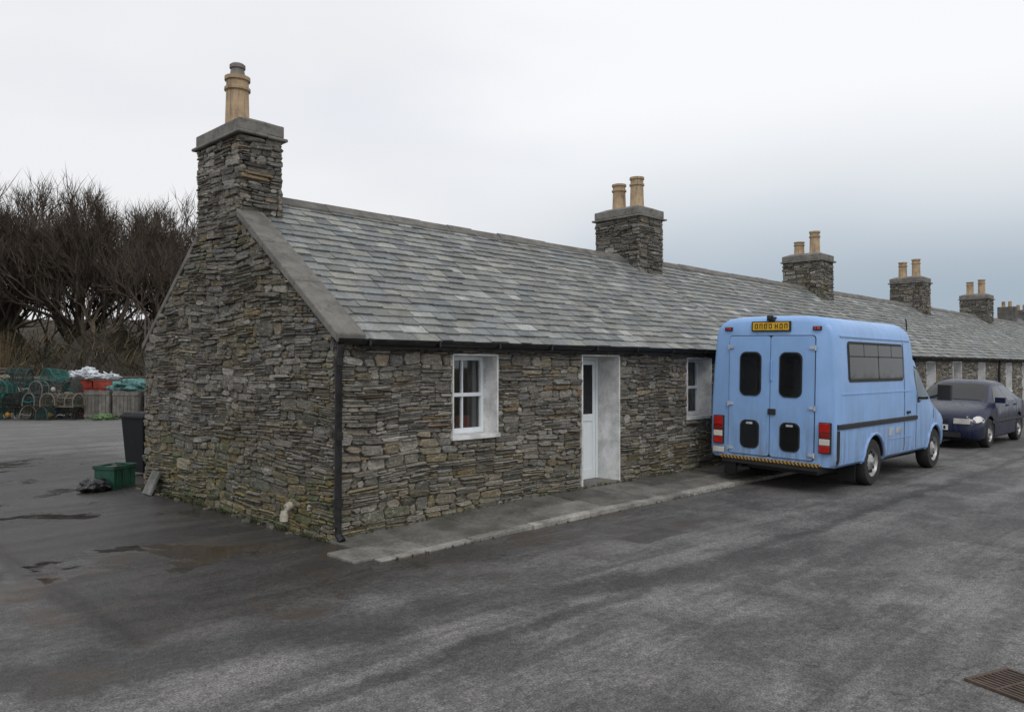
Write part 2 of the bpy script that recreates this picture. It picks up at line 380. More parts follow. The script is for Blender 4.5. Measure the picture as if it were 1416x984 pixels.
def cottage(k):
    par=empty('stone_cottage')
    x0=0.0 if k==0 else 8.1*k+0.2; x1=8.1*(k+1)+0.2
    xb=8.1*k
    ops=[(xb+1.53,xb+2.23,0.92,1.85,'w'),(xb+3.78,xb+4.60,0.13,1.87,'d'),(xb+6.34,xb+7.06,0.92,1.85,'w')]
    oo=[o[:4] for o in ops]
    b=MB(); sx=x0+(0.4 if k==0 else 0.0)
    cur=sx
    for (a,c,za,zb) in oo:
        b.box(cur,a,CI,0.45,-0.05,ZE-0.03); 
        b.box(a,c,CI,0.45,zb,ZE-0.03)
        if za>0.3: b.box(a,c,CI,0.45,-0.05,za)
        cur=c
    b.box(cur,x1,CI,0.45,-0.05,ZE-0.03)
    if k==0:
        poly=[(CI,-0.05),(D-CI,-0.05),(D-CI,ZE-0.03),(RY,RIDGE-0.03),(CI,ZE-0.03)]
        vs=[(CI,p[0],p[1]) for p in poly]+[(0.4,p[0],p[1]) for p in poly]
        b.add(vs,[(4,3,2,1,0),(5,6,7,8,9)]+[(i,(i+1)%5,(i+1)%5+5,i+5) for i in range(5)])
    b.box(sx,x1,D-0.45,D-CI,-0.05,ZE-0.03)
    b.obj('wall_core',M_MORTAR,par)
    s=MB()
    stone_face(s,(x0,0,0),(1,0,0),(0,-1,0),-0.03,ZE-0.02,lambda z:(0,x1-x0),[(a-x0,c-x0,za,zb) for a,c,za,zb in oo],seed=100+k,breaks=(0.13,0.92,1.85,1.87),moss=0.22,base_moss=0.42,tone=1.04,coarse=1.0 if k<2 else 1.2)
    if k==0:
        def ext(z):
            if z<ZE: return (-0.01,D+0.01)
            q=(z-ZE+0.02)/SL; q2=(z-ZE+0.02)/SLB
            if q>RY-0.1: return None
            return (q-0.01,D-q2+0.01)
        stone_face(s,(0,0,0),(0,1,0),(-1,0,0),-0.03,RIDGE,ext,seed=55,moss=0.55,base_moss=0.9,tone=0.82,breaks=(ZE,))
    stone_face(s,(x1,D,0),(-1,0,0),(0,1,0),-0.03,ZE-0.02,lambda z:(0,x1-x0),seed=300+k,coarse=1.8)
    s.obj('rubble_walls',M_STONE,par)
    r=MB(); rx=x0+(0.27 if k==0 else 0)
    for f in (0,1):
        run=RY if f==0 else D-RY; sl=SL if f==0 else SLB
        p=[(-0.1,ZE-0.1*sl-0.02),(run,RIDGE-0.02),(run,RIDGE-0.10),(-0.1,ZE-0.1*sl-0.09)]
        if f: p=[(D-y,z) for y,z in p]
        r.hexa([(rx,)+q for q in p]+[(x1,)+q for q in p])
    r.obj('roof_sarking',M_SARK,par)
    t=MB(); slates(t,rx,x1,True,500+k); slates(t,rx,x1,False,600+k); t.obj('roof_slates',M_SLATE,par)
    q=MB(); x=rx
    while x<x1-0.01:
        L=min(R.uniform(0.5,0.6),x1-x); dz=R.uniform(-0.008,0.008); w=0.125
        a,bb=x+0.003,x+L-0.003
        for f in (-1,1):
            sl=SL if f<0 else SLB
            q.hexa([(a,RY+f*w,RIDGE-w*sl+0.022+dz),(a,RY,RIDGE+0.03+dz),(a,RY,RIDGE+0.07+dz),(a,RY+f*w,RIDGE-w*sl+0.05+dz),(bb,RY+f*w,RIDGE-w*sl+0.022+dz),(bb,RY,RIDGE+0.03+dz),(bb,RY,RIDGE+0.07+dz),(bb,RY+f*w,RIDGE-w*sl+0.05+dz)])
        x+=L
    q.obj('ridge_stones',M_CONC,par)
    if k==0:
        c=MB()
        for f in (0,1):
            sl=SL if f==0 else SLB; end=1.99 if f==0 else D-3.16
            for (s0,s1) in ((-0.13,0.68),(0.686,1.36),(1.366,end)):
                p=[(s0,ZE+sl*s0-0.02),(s1,ZE+sl*s1-0.02),(s1,ZE+sl*s1+0.075),(s0,ZE+sl*s0+0.075)]
                if f: p=[(D-y,z) for y,z in p]
                c.hexa([((-0.045 if f==0 else -0.02),)+v for v in p]+[(0.295,)+v for v in p])
        c.obj('gable_skew_coping',M_CONC,par,bevel=0.012,recalc=True)
    gm=MB(); vs=[];fs=[];n=8; x=x0-(0.06 if k==0 else 0)
    for X in (x,x1):
        for rr_ in (0.058,0.05):
            for i in range(n+1):
                a=math.pi+math.pi*i/n; vs.append((X,-0.135+rr_*math.cos(a),1.985+rr_*math.sin(a)))
    m_=n+1
    for i in range(n):
        fs.append((i,i+1,2*m_+i+1,2*m_+i)); fs.append((m_+i,m_+i+1,3*m_+i+1,3*m_+i))
        fs.append((i,i+1,m_+i+1,m_+i)); fs.append((2*m_+i,2*m_+i+1,3*m_+i+1,3*m_+i))
    fs.append((0,2*m_,3*m_,m_)); fs.append((n,2*m_+n,3*m_+n,m_+n))
    gm.add(vs,fs)
    X=x0+0.3
    while X<x1:
        gm.box(X-0.012,X+0.012,-0.197,0.0,1.918,1.93); gm.box(X-0.012,X+0.012,-0.2,-0.193,1.918,1.99); X+=0.9
    if k==0:
        gm.tube([(0.0,-0.135,1.93),(0.0,-0.13,1.86),(0.0,-0.09,1.76),(0.0,-0.09,0.16),(0.0,-0.10,0.08),(0.0,-0.17,0.03)],[0.036]*6,12)
        for z in (1.72,1.0,0.35): gm.tube([(0.0,-0.09,z),(0.0,-0.09,z+0.07)],0.047,12); gm.box(-0.02,0.07,-0.06,-0.03,z+0.02,z+0.05)
    else:
        gm.tube([(x0+0.15,-0.135,1.93),(x0+0.15,-0.09,1.76),(x0+0.15,-0.09,0.1)],[0.035]*3,10)
    gm.obj('gutter_and_downpipe',M_BLACK,par,smooth=40)
    for i,(a,c,za,zb,ty) in enumerate(ops):
        if ty=='w': window(par,a,c,za,zb,detail=(k in(0,2)))
        else: door(par,a,c,za,zb)
    if k==0: chimney(par,0.0,0.54,2.0,3.14,4.43,[(0.27,2.62,0.66,0.145,True)],900)
    cx=x1-0.37 if k<4 else x1+2.8
    pr=0.135
    chimney(par,cx,cx+0.77,2.0,3.05,4.56+(-0.05 if k%2 else 0.0),[(cx+0.38,2.33,0.62,pr,False),(cx+0.38,2.76,0.55 if k!=1 else 0.38,pr,False)],920+10*k)
for k in range(6): cottage(k)

# ------------------------------------------------------------------ ground
def ground_mat():
    m,g,b=newmat('worn_asphalt'); c=coord(g)
    sp=g.node('ShaderNodeSeparateXYZ',{0:c}); X,Y=sp.outputs[0],sp.outputs[1]
    med=g.noise(c,1.3,7,0.72,0.4); fine=g.noise(c,80,2,0.7); mid2=g.noise(c,20,5,0.8)
    big=g.noise(c,0.4,4,0.6)
    streak=g.noise(g.mapping(c,(0.14,1.3,1),(0,0,0.06)),1.7,6,0.65,0.8)
    base=g.mix(g.ramp(g.math('ADD',g.math('MULTIPLY',med,0.5),g.math('MULTIPLY',streak,0.5)),0.42,0.59),(0.078,0.075,0.073),(0.188,0.182,0.173))
    base=g.mix(g.ramp(big,0.45,0.60,0,0.4),base,(0.092,0.09,0.088))
    base=g.scalecol(base,g.math('MULTIPLY',g.ramp(mid2,0.32,0.68,0.62,1.40),g.ramp(fine,0.3,0.7,0.6,1.4)))
    chips=g.node('ShaderNodeTexVoronoi',{'Vector':c,'Scale':70.0}).outputs['Distance']
    base=g.mix(g.math('MULTIPLY',g.ramp(chips,0.28,0.12),g.ramp(mid2,0.5,0.62,0,0.6)),base,(0.28,0.27,0.25))
    wn=g.noise(c,0.9,5,0.65)
    wob=g.math('SUBTRACT',wn,0.5)
    Yw=g.math('ADD',Y,g.math('MULTIPLY',wob,2.4)); Xw=g.math('ADD',X,g.math('MULTIPLY',wob,1.6))
    band=g.math('MULTIPLY',g.ramp(Yw,-2.5,-1.7),g.ramp(Yw,0.5,-0.6))
    band=g.math('MULTIPLY',band,g.ramp(streak,0.40,0.54,0.15,1.0)); band=g.math('MULTIPLY',band,g.ramp(X,7,2,0.35,1))
    wetg=g.math('MULTIPLY',g.ramp(Yw,-2.2,-1.4),g.ramp(Xw,-7.5,-4.8)); wetg=g.math('MULTIPLY',wetg,g.ramp(Yw,14.0,8.0))
    wetg=g.math('MULTIPLY',wetg,g.ramp(X,2.0,0.5))
    strip=g.ramp(g.math('ADD',X,g.math('MULTIPLY',wob,0.25)),-2.38,-2.46)
    wetg=g.math('MULTIPLY',wetg,g.math('SUBTRACT',1.0,g.math('MULTIPLY',strip,0.45)))
    wetg=g.math('MULTIPLY',wetg,g.ramp(med,0.34,0.50,0.6,1.0))
    wet=g.math('MAXIMUM',g.math('MULTIPLY',band,0.75),wetg)
    jw=g.math('SUBTRACT',g.noise(c,1.4,6,0.7),0.5)
    jl=g.math('ABSOLUTE',g.math('ADD',g.math('ADD',Y,3.1),g.math('MULTIPLY',jw,0.6)))
    joint=g.math('MULTIPLY',g.ramp(jl,0.13,0.03),g.ramp(streak,0.35,0.5,0.6,1.0))
    j3=g.math('ABSOLUTE',g.math('ADD',g.math('ADD',X,2.42),g.math('MULTIPLY',jw,0.3)))
    joint3=g.math('MULTIPLY',g.ramp(j3,0.16,0.03),g.ramp(Y,-2.2,-1.4))
    jl2=g.math('ABSOLUTE',g.math('ADD',g.math('ADD',Y,g.math('MULTIPLY',X,0.28)),g.math('ADD',2.65,g.math('MULTIPLY',wob,1.2))))
    tyre=g.math('MULTIPLY',g.ramp(jl2,0.40,0.14),g.ramp(streak,0.36,0.50,0.5,1.0))
    tyre=g.math('MULTIPLY',tyre,g.ramp(X,6.0,2.0))
    jl4=g.math('ABSOLUTE',g.math('ADD',g.math('SUBTRACT',Y,g.math('MULTIPLY',X,0.12)),g.math('ADD',4.4,g.math('MULTIPLY',wob,1.6))))
    tyre2=g.math('MULTIPLY',g.ramp(jl4,0.34,0.05),g.ramp(streak,0.40,0.58,0.1,0.7))
    dark=g.math('MAXIMUM',g.math('MAXIMUM',joint,tyre),g.math('MAXIMUM',joint3,tyre2))
    for (px,py,hx,hy,am) in ((2.45,-2.05,0.42,0.2,0.9),(-3.0,1.05,0.45,0.4,0.7),(5.2,-4.3,0.9,0.35,0.55),(9.5,-5.2,1.4,0.5,0.6)):
        ax=g.math('ABSOLUTE',g.math('ADD',g.math('SUBTRACT',X,px),g.math('MULTIPLY',wob,0.25))); ay=g.math('ABSOLUTE',g.math('ADD',g.math('SUBTRACT',Y,py),g.math('MULTIPLY',wob,0.2)))
        dark=g.math('MAXIMUM',dark,g.math('MULTIPLY',g.math('MULTIPLY',g.ramp(ax,hx,hx-.05),g.ramp(ay,hy,hy-.05)),am))
    ctex=g.node('ShaderNodeTexNoise',{'Vector':c,'Scale':1.2,'Detail':5.0,'Roughness':0.65}).outputs['Color']
    cv=g.node('ShaderNodeTexVoronoi',{'Vector':g.mapping(g.node('ShaderNodeVectorMath',{0:c,1:ctex},operation='ADD').outputs[0],(0.5,0.5,0.5)),'Scale':1.0},feature='DISTANCE_TO_EDGE').outputs['Distance']
    crack=g.math('MULTIPLY',g.ramp(cv,0.008,0.001),g.ramp(big,0.44,0.54))
    dark=g.math('MAXIMUM',dark,g.math('MULTIPLY',crack,0.8))
    col=g.mix(g.math('MULTIPLY',dark,0.85),base,g.scalecol(base,0.38) )
    wc=g.mix(1.0,col,(0.40,0.385,0.375),'MULTIPLY')
    col=g.mix(wet,col,wc)
    pud=g.math('MULTIPLY',g.ramp(g.noise(c,0.75,5,0.55,0.3),0.545,0.60),wetg)
    brown=g.math('MULTIPLY',g.ramp(wn,0.50,0.62),g.ramp(wet,0.1,0.6))
    nearc=g.math('MULTIPLY',g.ramp(Yw,-2.4,-1.3),g.ramp(Y,3.0,0.0)); brown=g.math('MULTIPLY',brown,g.math('MAXIMUM',nearc,0.2))
    col=g.mix(g.math('MULTIPLY',brown,0.7),col,(0.068,0.048,0.030))
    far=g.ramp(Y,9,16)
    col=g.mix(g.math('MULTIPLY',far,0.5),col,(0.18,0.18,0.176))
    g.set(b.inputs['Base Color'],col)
    ro=g.math('SUBTRACT',0.78,g.math('MULTIPLY',wet,0.46)); ro=g.math('SUBTRACT',ro,g.math('MULTIPLY',pud,0.28)); g.set(b.inputs['Roughness'],g.math('MAXIMUM',ro,0.05))
    h=g.math('ADD',g.math('MULTIPLY',fine,0.5),g.math('MULTIPLY',mid2,0.7))
    bn=g.node('ShaderNodeBump',{'Height':h,'Distance':0.018}); g.set(bn.inputs['Strength'],g.math('SUBTRACT',0.6,g.math('MULTIPLY',pud,0.58)))
    g.set(b.inputs['Normal'],bn.outputs[0])
    return m
def grass_mat():
    m,g,b=newmat('rough_grass'); c=coord(g)
    n=g.noise(c,0.25,5,0.65); n2=g.noise(c,8,4,0.7)
    cc=g.mix(g.ramp(n,0.35,0.65),(0.06,0.075,0.03),(0.11,0.10,0.05)); cc=g.mix(g.ramp(n2,0.4,0.7,0,0.5),cc,(0.04,0.045,0.02))
    g.set(b.inputs['Base Color'],cc); b.inputs['Roughness'].default_value=0.95
    g.set(b.inputs['Normal'],g.bump(n2,1.0,0.1)); return m
M_GRASS=grass_mat(); M_ROAD=ground_mat()
t=MB(); t.add([(-900,-900,-0.012),(900,-900,-0.012),(900,900,-0.012),(-900,900,-0.012)],[(0,1,2,3)]); t.obj('ground',M_GRASS)
t=MB(); t.add([(-35,-10,0),(150,-10,0),(150,0.3,0),(14,0.3,0),(14,26,0),(-35,26,0)],[(0,1,2,3,4,5)]); t.obj('road',M_ROAD)

def pz(x,y): 
    t=min(1,max(0,(x+0.3)/3.2)); t=t*t*(3-2*t)
    hi=0.025+0.085*t; lo=0.016+0.030*t
    f=min(1,max(0,-y/1.0)); return hi*(1-f)+lo*f
pm=MB(); rr=random.Random(3)
for row,(ya,yb) in enumerate(((-0.44,0.0),(-0.885,-0.446))):
    x=-0.05-row*0.3
    while x<52:
        L=rr.uniform(0.65,1.0); v=rr.uniform(0.7,1.2)*(0.78 if row==0 else 1.0); c=(0.175*v,0.167*v,0.15*v)
        a,b=x+0.003,x+L-0.003; j=[rr.uniform(-0.006,0.006) for _ in range(4)]
        pm.hexa([(a,ya,-0.02),(b,ya,-0.02),(b,yb,-0.02),(a,yb,-0.02),(a,ya,pz(a,ya)+j[0]),(b,ya,pz(b,ya)+j[1]),(b,yb,pz(b,yb)+j[2]),(a,yb,pz(a,yb)+j[3])],c)
        x+=L
x=-0.15
while x<52:
    L=rr.uniform(0.8,1.1); v=rr.uniform(0.75,1.2); c=(0.28*v,0.27*v,0.242*v); a,b=x+0.004,x+L-0.004; yo=rr.uniform(-.015,.015); ya,yb=-1.0+yo,-0.893; j=rr.uniform(-0.006,0.006)
    pm.hexa([(a,ya,-0.02),(b,ya,-0.02),(b,yb,-0.02),(a,yb,-0.02),(a,ya,pz(a,ya)+j),(b,ya,pz(b,ya)+j),(b,yb,pz(b,yb)+j+.003),(a,yb,pz(a,yb)+j+.003)],c)
    x+=L
pm.obj('pavement',M_PAVE,bevel=0.007)

# ------------------------------------------------------------------ vehicles
def profile(kf,x):
    if x<=kf[0][0]: p=kf[0][1:]
    elif x>=kf[-1][0]: p=kf[-1][1:]
    else:
        for i in range(len(kf)-1):
            if kf[i][0]<=x<=kf[i+1][0]:
                t=(x-kf[i][0])/(kf[i+1][0]-kf[i][0]); p=[a*(1-t)+b*t for a,b in zip(kf[i][1:],kf[i+1][1:])]; break
    zb,w,zbelt,zs,wt,zt=p
    q=zt-zs
    return [(w-0.06,zb),(w-0.012,zb+0.04),(w,zb+0.12),(w,(zb+0.12+zbelt)/2),(w-0.002,zbelt),((w+wt)/2+0.006,(zbelt+zs)/2),(wt,zs),(wt-0.012,zs+q*0.25),(wt-0.045,zs+q*0.5),(wt-0.10,zs+q*0.72),(wt-0.19,zs+q*0.87),(wt*0.55,zt-q*0.04),(0,zt)]
def side_y(kf,x,z):
    p=profile(kf,x)
    for i in range(len(p)-1):
        if p[i][1]<=z<=p[i+1][1]:
            t=(z-p[i][1])/max(1e-6,p[i+1][1]-p[i][1]); return p[i][0]*(1-t)+p[i+1][0]*t
    return p[0][0] if z<p[0][1] else p[-2][0]
def top_z(kf,x,y):
    p=profile(kf,x); y=abs(y)
    for i in range(len(p)-1,0,-1):
        if p[i][0]<=y<=p[i-1][0]:
            t=(y-p[i][0])/max(1e-6,p[i-1][0]-p[i][0]); return p[i][1]*(1-t)+p[i-1][1]*t
    return p[6][1]
def loft(kf,extra):
    xs=sorted(set([k[0] for k in kf]+extra)); mb=MB(); vs=[]; fs=[]
    for x in xs:
        p=profile(kf,x); ring=[(x,y,z) for y,z in p]+[(x,-y,z) for y,z in p[-2::-1]]
        vs+=ring
    n=len(ring)
    for i in range(len(xs)-1):
        for k in range(n):
            k2=(k+1)%n; fs.append((i*n+k,i*n+k2,(i+1)*n+k2,(i+1)*n+k))
    fs.append(tuple(range(n))); fs.append(tuple((len(xs)-1)*n+k for k in range(n))[::-1])
    mb.add(vs,fs); return mb
def rrect(u0,u1,v0,v1,r,n=5):
    out=[]
    for cu,cv,a0 in ((u1-r,v1-r,0),(u0+r,v1-r,90),(u0+r,v0+r,180),(u1-r,v0+r,270)):
        for i in range(n+1):
            a=math.radians(a0+90*i/n); out.append((cu+r*math.cos(a),cv+r*math.sin(a)))
    return out
def plate(mb,pts2,f_in,f_out,mi=0,col=(.5,.5,.5)):
    n=len(pts2); cu=sum(p[0] for p in pts2)/n; cv=sum(p[1] for p in pts2)/n
    vs=[f_in(*p) for p in pts2]+[f_out(*p) for p in pts2]+[f_out(cu+(p[0]-cu)*0.5,cv+(p[1]-cv)*0.5) for p in pts2]+[f_out(cu,cv)]
    fs=[(i,(i+1)%n,n+(i+1)%n,n+i) for i in range(n)]+[(n+i,n+(i+1)%n,2*n+(i+1)%n,2*n+i) for i in range(n)]+[(2*n+i,2*n+(i+1)%n,3*n) for i in range(n)]
    mb.add(vs,fs,col,mi)
def paint(name,col,dirt=(0.16,0.14,0.11),rough=0.32,dirtamt=0.35,coat=0.3,spec=0.5):
    m,g,b=newmat(name); c=coord(g); sp=g.node('ShaderNodeSeparateXYZ',{0:c})
    n=g.noise(c,1.6,4,0.6); n2=g.noise(g.mapping(c,(6,6,0.9)),2.0,5,0.7)
    cc=g.mix(g.ramp(n,0.3,0.7),tuple(x*0.92 for x in col),tuple(min(1,x*1.06) for x in col))
    low=g.ramp(sp.outputs[2],1.3,0.3,0.10,1.0)
    f=g.math('MULTIPLY',g.math('MULTIPLY',g.ramp(n2,0.35,0.7),low),dirtamt)
    cc=g.mix(f,cc,dirt); g.set(b.inputs['Base Color'],cc)
    g.set(b.inputs['Roughness'],g.math('ADD',rough,g.math('MULTIPLY',g.ramp(n2,0.3,0.7),0.15))); b.inputs['Coat Weight'].default_value=coat; b.inputs['Coat Roughness'].default_value=0.15
    b.inputs['Specular IOR Level'].default_value=spec
    g.set(b.inputs['Normal'],g.bump(g.noise(c,1.3,2),0.12,0.03)); return m
M_BLUE=paint('light_blue_paint',(0.262,0.455,0.79),rough=0.38,dirtamt=0.6,coat=0.2)
M_NAVY=paint('navy_paint',(0.007,0.012,0.040),rough=0.22,dirtamt=0.08,coat=0.1,spec=0.3)
M_RUB=simple('black_rubber',(0.02,0.02,0.02),0.65,var=0.3)
M_TYRE=simple('tyre_rubber',(0.025,0.025,0.024),0.85,var=0.3,bump=0.3)
M_ALLOY=simple('wheel_silver',(0.38,0.38,0.38),0.42,metal=0.6,var=0.3)
M_LRED=simple('red_lens',(0.42,0.015,0.012),0.15,coat=0.6)
M_LAMB=simple('dark_red_lens',(0.22,0.012,0.01),0.15,coat=0.6)
M_LCLR=simple('clear_lens',(0.62,0.60,0.56),0.12,coat=0.8)
M_LGRY=simple('dull_hinge',(0.42,0.45,0.48),0.45,var=0.3)
M_YEL=simple('yellow_plate',(0.72,0.42,0.02),0.35,var=0.08)
M_CHAR=simple('plate_black',(0.01,0.01,0.01),0.4)
M_WPL=simple('white_plate',(0.75,0.75,0.72),0.35)
def haz():
    m,g,b=newmat('hazard_strip'); c=coord(g); w=g.node('ShaderNodeTexWave',{'Vector':g.mapping(c,(1,1,1),(0.6,0,0)),'Scale':7.0},wave_type='BANDS',bands_direction='Y')
    g.set(b.inputs['Base Color'],g.mix(g.ramp(w.outputs[1],0.45,0.55),(0.03,0.03,0.03),(0.48,0.28,0.05))); b.inputs['Roughness'].default_value=0.6; return m
M_HAZ=haz()
def wheel(par,x,y,r,side,w=0.2,holes=10):
    mb=MB(); s=side
    mb.lathe([(r*0.62,-w/2),(r*0.93,-w/2),(r,-w/2+0.03),(r,w/2-0.03),(r*0.93,w/2),(r*0.66,w/2),(r*0.62,w/2-0.02)],(x,y,r),'Y',32,mi=0,caps=False)
    o=w/2*s
    rim=[(r*0.66,o-0.004*s),(r*0.62,o-0.006*s),(r*0.58,o-0.04*s),(r*0.50,o-0.055*s),(r*0.30,o-0.03*s),(r*0.22,o-0.012*s),(r*0.16,o-0.01*s),(r*0.14,o+0.012*s),(0.001,o+0.014*s)]
    mb.lathe(rim,(x,y,r),'Y',32,mi=1,caps=False)
    for i in range(holes):
        a=2*math.pi*i/holes; M=Matrix.Translation((x+r*0.42*math.cos(a),y+o-0.038*s,r+r*0.42*math.sin(a)))@Matrix.Rotation(-a,4,'Y')
        mb.obox(M,r*0.12,0.02,r*0.12,mi=2)
    mb.lathe([(r*0.64,0.0),(0.001,0.001)],(x,y-o*0.5,r),'Y',24,mi=2,caps=False)
    mb.obj('wheel',[M_TYRE,M_ALLOY,M_CHAR],par,smooth=40)
def body(kf,extra,wheels,r,mat,par,halfw):
    o=loft(kf,extra).obj('body_shell',[mat,M_RUB],par,recalc=True)
    for (wx,hw) in wheels:
        c=MB(); c.lathe([(r*1.20,-1.3),(r*1.20,-hw)],(wx,0,r),'Y',40,mi=0); c.lathe([(r*1.20,hw),(r*1.20,1.3)],(wx,0,r),'Y',40,mi=0)
        co=c.obj('cut',[M_RUB],None,recalc=True)
        md=o.modifiers.new('b','BOOLEAN'); md.operation='DIFFERENCE'; md.object=co; md.solver='EXACT'
        try: md.material_mode='TRANSFER'
        except Exception: pass
        co.parent=par; bpy.context.view_layer.update()
        with bpy.context.temp_override(object=o,active_object=o,selected_objects=[o]): bpy.ops.object.modifier_apply(modifier='b')
        bpy.data.objects.remove(co,do_unlink=True)
    o.data.shade_smooth(); o.data.set_sharp_from_angle(angle=math.radians(38))
    return o

van=empty('camper_van',(6.2,-1.43,0.022),(0.024,0,0))
VK=[(0.0,0.36,0.905,1.15,2.08,0.835,2.325),(0.02,0.355,0.93,1.15,2.10,0.865,2.36),(0.06,0.35,0.945,1.15,2.12,0.885,2.395),(0.13,0.35,0.95,1.15,2.13,0.895,2.415),
 (2.75,0.35,0.95,1.15,2.13,0.895,2.42),(2.95,0.35,0.95,1.15,2.10,0.885,2.39),(3.08,0.35,0.95,1.15,2.0,0.865,2.30),(3.22,0.35,0.95,1.12,1.86,0.81,2.08),(3.4,0.35,0.95,1.1,1.82,0.775,1.98),
 (3.60,0.35,0.945,1.08,1.76,0.76,1.92),(3.72,0.35,0.945,1.05,1.62,0.765,1.80),(4.12,0.35,0.94,1.0,1.20,0.80,1.30),(4.2,0.35,0.935,0.97,1.12,0.82,1.21),(4.45,0.36,0.925,0.9,1.0,0.82,1.11),(4.66,0.37,0.90,0.8,0.88,0.79,0.99),(4.74,0.38,0.86,0.66,0.78,0.75,0.86),(4.78,0.40,0.82,0.55,0.66,0.72,0.72)]
vb=body(VK,[0.6,1.2,1.9,2.3],[(1.32,0.6),(4.08,0.62)],0.335,M_BLUE,van,0.95)
def vs(o): return lambda x,z:(x,-(side_y(VK,x,z)+o),z)
def vl(o): return lambda x,z:(x,(side_y(VK,x,z)+o),z)
def vr(o): return lambda y,z:(-o,y,z)
gl=MB()
for F in (vs,vl):
    plate(gl,rrect(0.38,2.52,1.50,2.06,0.07),F(-0.01),F(0.010),0)
    for a,b_ in ((0.42,0.93),(0.95,1.47),(1.49,2.0),(2.02,2.48)):
        plate(gl,rrect(a,b_,1.86,2.02,0.02),F(0.0),F(0.015),1)
    for a,b_ in ((0.42,1.46),(1.49,2.48)):
        plate(gl,rrect(a,b_,1.54,1.845,0.03),F(0.0),F(0.014),1)
    plate(gl,[(3.16,1.14),(3.16,1.68),(3.22,1.74),(3.56,1.70),(3.98,1.22),(3.98,1.14)],F(-0.01),F(0.008),0)
    plate(gl,[(3.2,1.17),(3.2,1.66),(3.25,1.70),(3.54,1.66),(3.93,1.22),(3.93,1.17)],F(0),F(0.012),1)
for sy in (-1,1):
    c=0.30*sy; 
    plate(gl,rrect(c-0.165,c+0.165,1.27,1.90,0.095,7),vr(0.0),vr(0.026),0); plate(gl,rrect(c-0.145,c+0.145,1.290,1.880,0.08,7),vr(0.01),vr(0.031),1)
    plate(gl,rrect(c-0.145,c+0.145,0.52,0.925,0.09,7),vr(0.0),vr(0.026),0); plate(gl,rrect(c-0.126,c+0.126,0.539,0.906,0.078,7),vr(0.01),vr(0.031),1)
    plate(gl,rrect(c-0.05,c+0.05,0.865,0.895,0.01,3),vr(0.02),vr(0.036),2)
vsx=[];fsx=[]
for i in range(5):
    for j in range(9):
        x=3.66+(4.10-3.66)*i/4; hw=(profile(VK,x)[6][0]-0.06); y=-hw+2*hw*j/8; vsx.append((x+0.006,y,top_z(VK,x,y)+0.012))
for i in range(4):
    for j in range(8): fsx.append((i*9+j,i*9+j+1,(i+1)*9+j+1,(i+1)*9+j))
gl.add(vsx,fsx,mi=1)
gl.obj('windows',[M_RUB,M_DGLASS,M_LGRY],van,smooth=30)
rd=MB()
plate(rd,rrect(-0.645,0.645,0.42,2.135,0.05),vr(0.0),vr(0.003),1)
for sy in (-1,1):
    a,b_=(0.005,0.634) if sy>0 else (-0.634,-0.005)
    plate(rd,rrect(a,b_,0.430,2.124,0.045),vr(0.002),vr(0.016),0)
rd.obj('rear_doors',[M_BLUE,M_RUB],van,smooth=30)
dt=MB()
for sy in (-1,1):
    for z in (0.50,1.14,1.96):
        dt.box(-0.035,-0.0,sy*0.60-0.035,sy*0.60+0.035,z-0.018,z+0.018,mi=1); dt.tube([(-0.026,sy*0.645,z-0.035),(-0.026,sy*0.645,z+0.035)],0.013,8,mi=1)
dt.box(-0.045,-0.016,-0.035,-0.015,1.50,1.78,mi=2); dt.box(-0.042,-0.016,-0.09,0.02,1.02,1.10,mi=0)
dt.box(-0.035,0.01,-0.27,0.27,2.205,2.315,mi=3)
dt.box(-0.03,0.0,-0.29,0.29,2.19,2.33,mi=0)
cx=0.235; rc=random.Random(4)
for ch in range(7):
    w=0.045; 
    dt.box(-0.038,-0.034,cx-w,cx-w+0.012,2.225,2.295,mi=4); dt.box(-0.038,-0.034,cx-0.012,cx,2.225,2.295,mi=4)
    zz=rc.choice((2.225,2.254,2.283)); dt.box(-0.038,-0.034,cx-w+0.012,cx-0.012,zz,zz+0.012,mi=4)
    if rc.random()<0.6: dt.box(-0.038,-0.034,cx-w+0.012,cx-0.012,2.283,2.295,mi=4)
    cx-=0.07 if ch!=3 else 0.09
dt.box(-0.05,0.05,-0.05,0.05,2.335,2.395,mi=0); dt.box(-0.10,0.0,-0.025,0.025,2.36,2.41,mi=0)
dt.obj('door_furniture_and_plate',[M_RUB,M_LGRY,M_BLUE,M_YEL,M_CHAR],van,bevel=0.004)
lt=MB()
for sy in (-1,1):
    y0,y1=sorted((sy*0.71,sy*0.875))
    lt.box(-0.035,0.02,y0,y1,0.545,0.96,mi=1)
    y0+=0.012;y1-=0.012
    for z0,z1,mi in ((0.555,0.65,0),(0.657,0.74,3),(0.747,0.82,2),(0.827,0.95,0)):
        lt.box(-0.048,-0.03,y0,y1,z0,z1,mi=mi)
    lt.box(-0.02,0.05,sy*0.66-0.06,sy*0.66+0.06,2.20,2.255,mi=1); lt.box(-0.034,-0.018,sy*0.66-0.045,sy*0.66+0.0,2.208,2.247,mi=0); lt.box(-0.034,-0.018,sy*0.66+0.005,sy*0.66+0.045,2.208,2.247,mi=2)
lt.box(-0.04,-0.012,0.70,0.87,0.42,0.50,mi=3)
lt.obj('tail_lights',[M_LRED,M_RUB,M_LAMB,M_LCLR],van,bevel=0.005)
bp=MB()
bp.box(-0.06,0.12,-0.74,0.74,0.350,0.390,mi=0); bp.box(-0.05,0.1,-0.72,0.72,0.29,0.348,mi=1)
bp.obj('rear_step',[M_HAZ,M_RUB],van,bevel=0.006)
tr=MB()
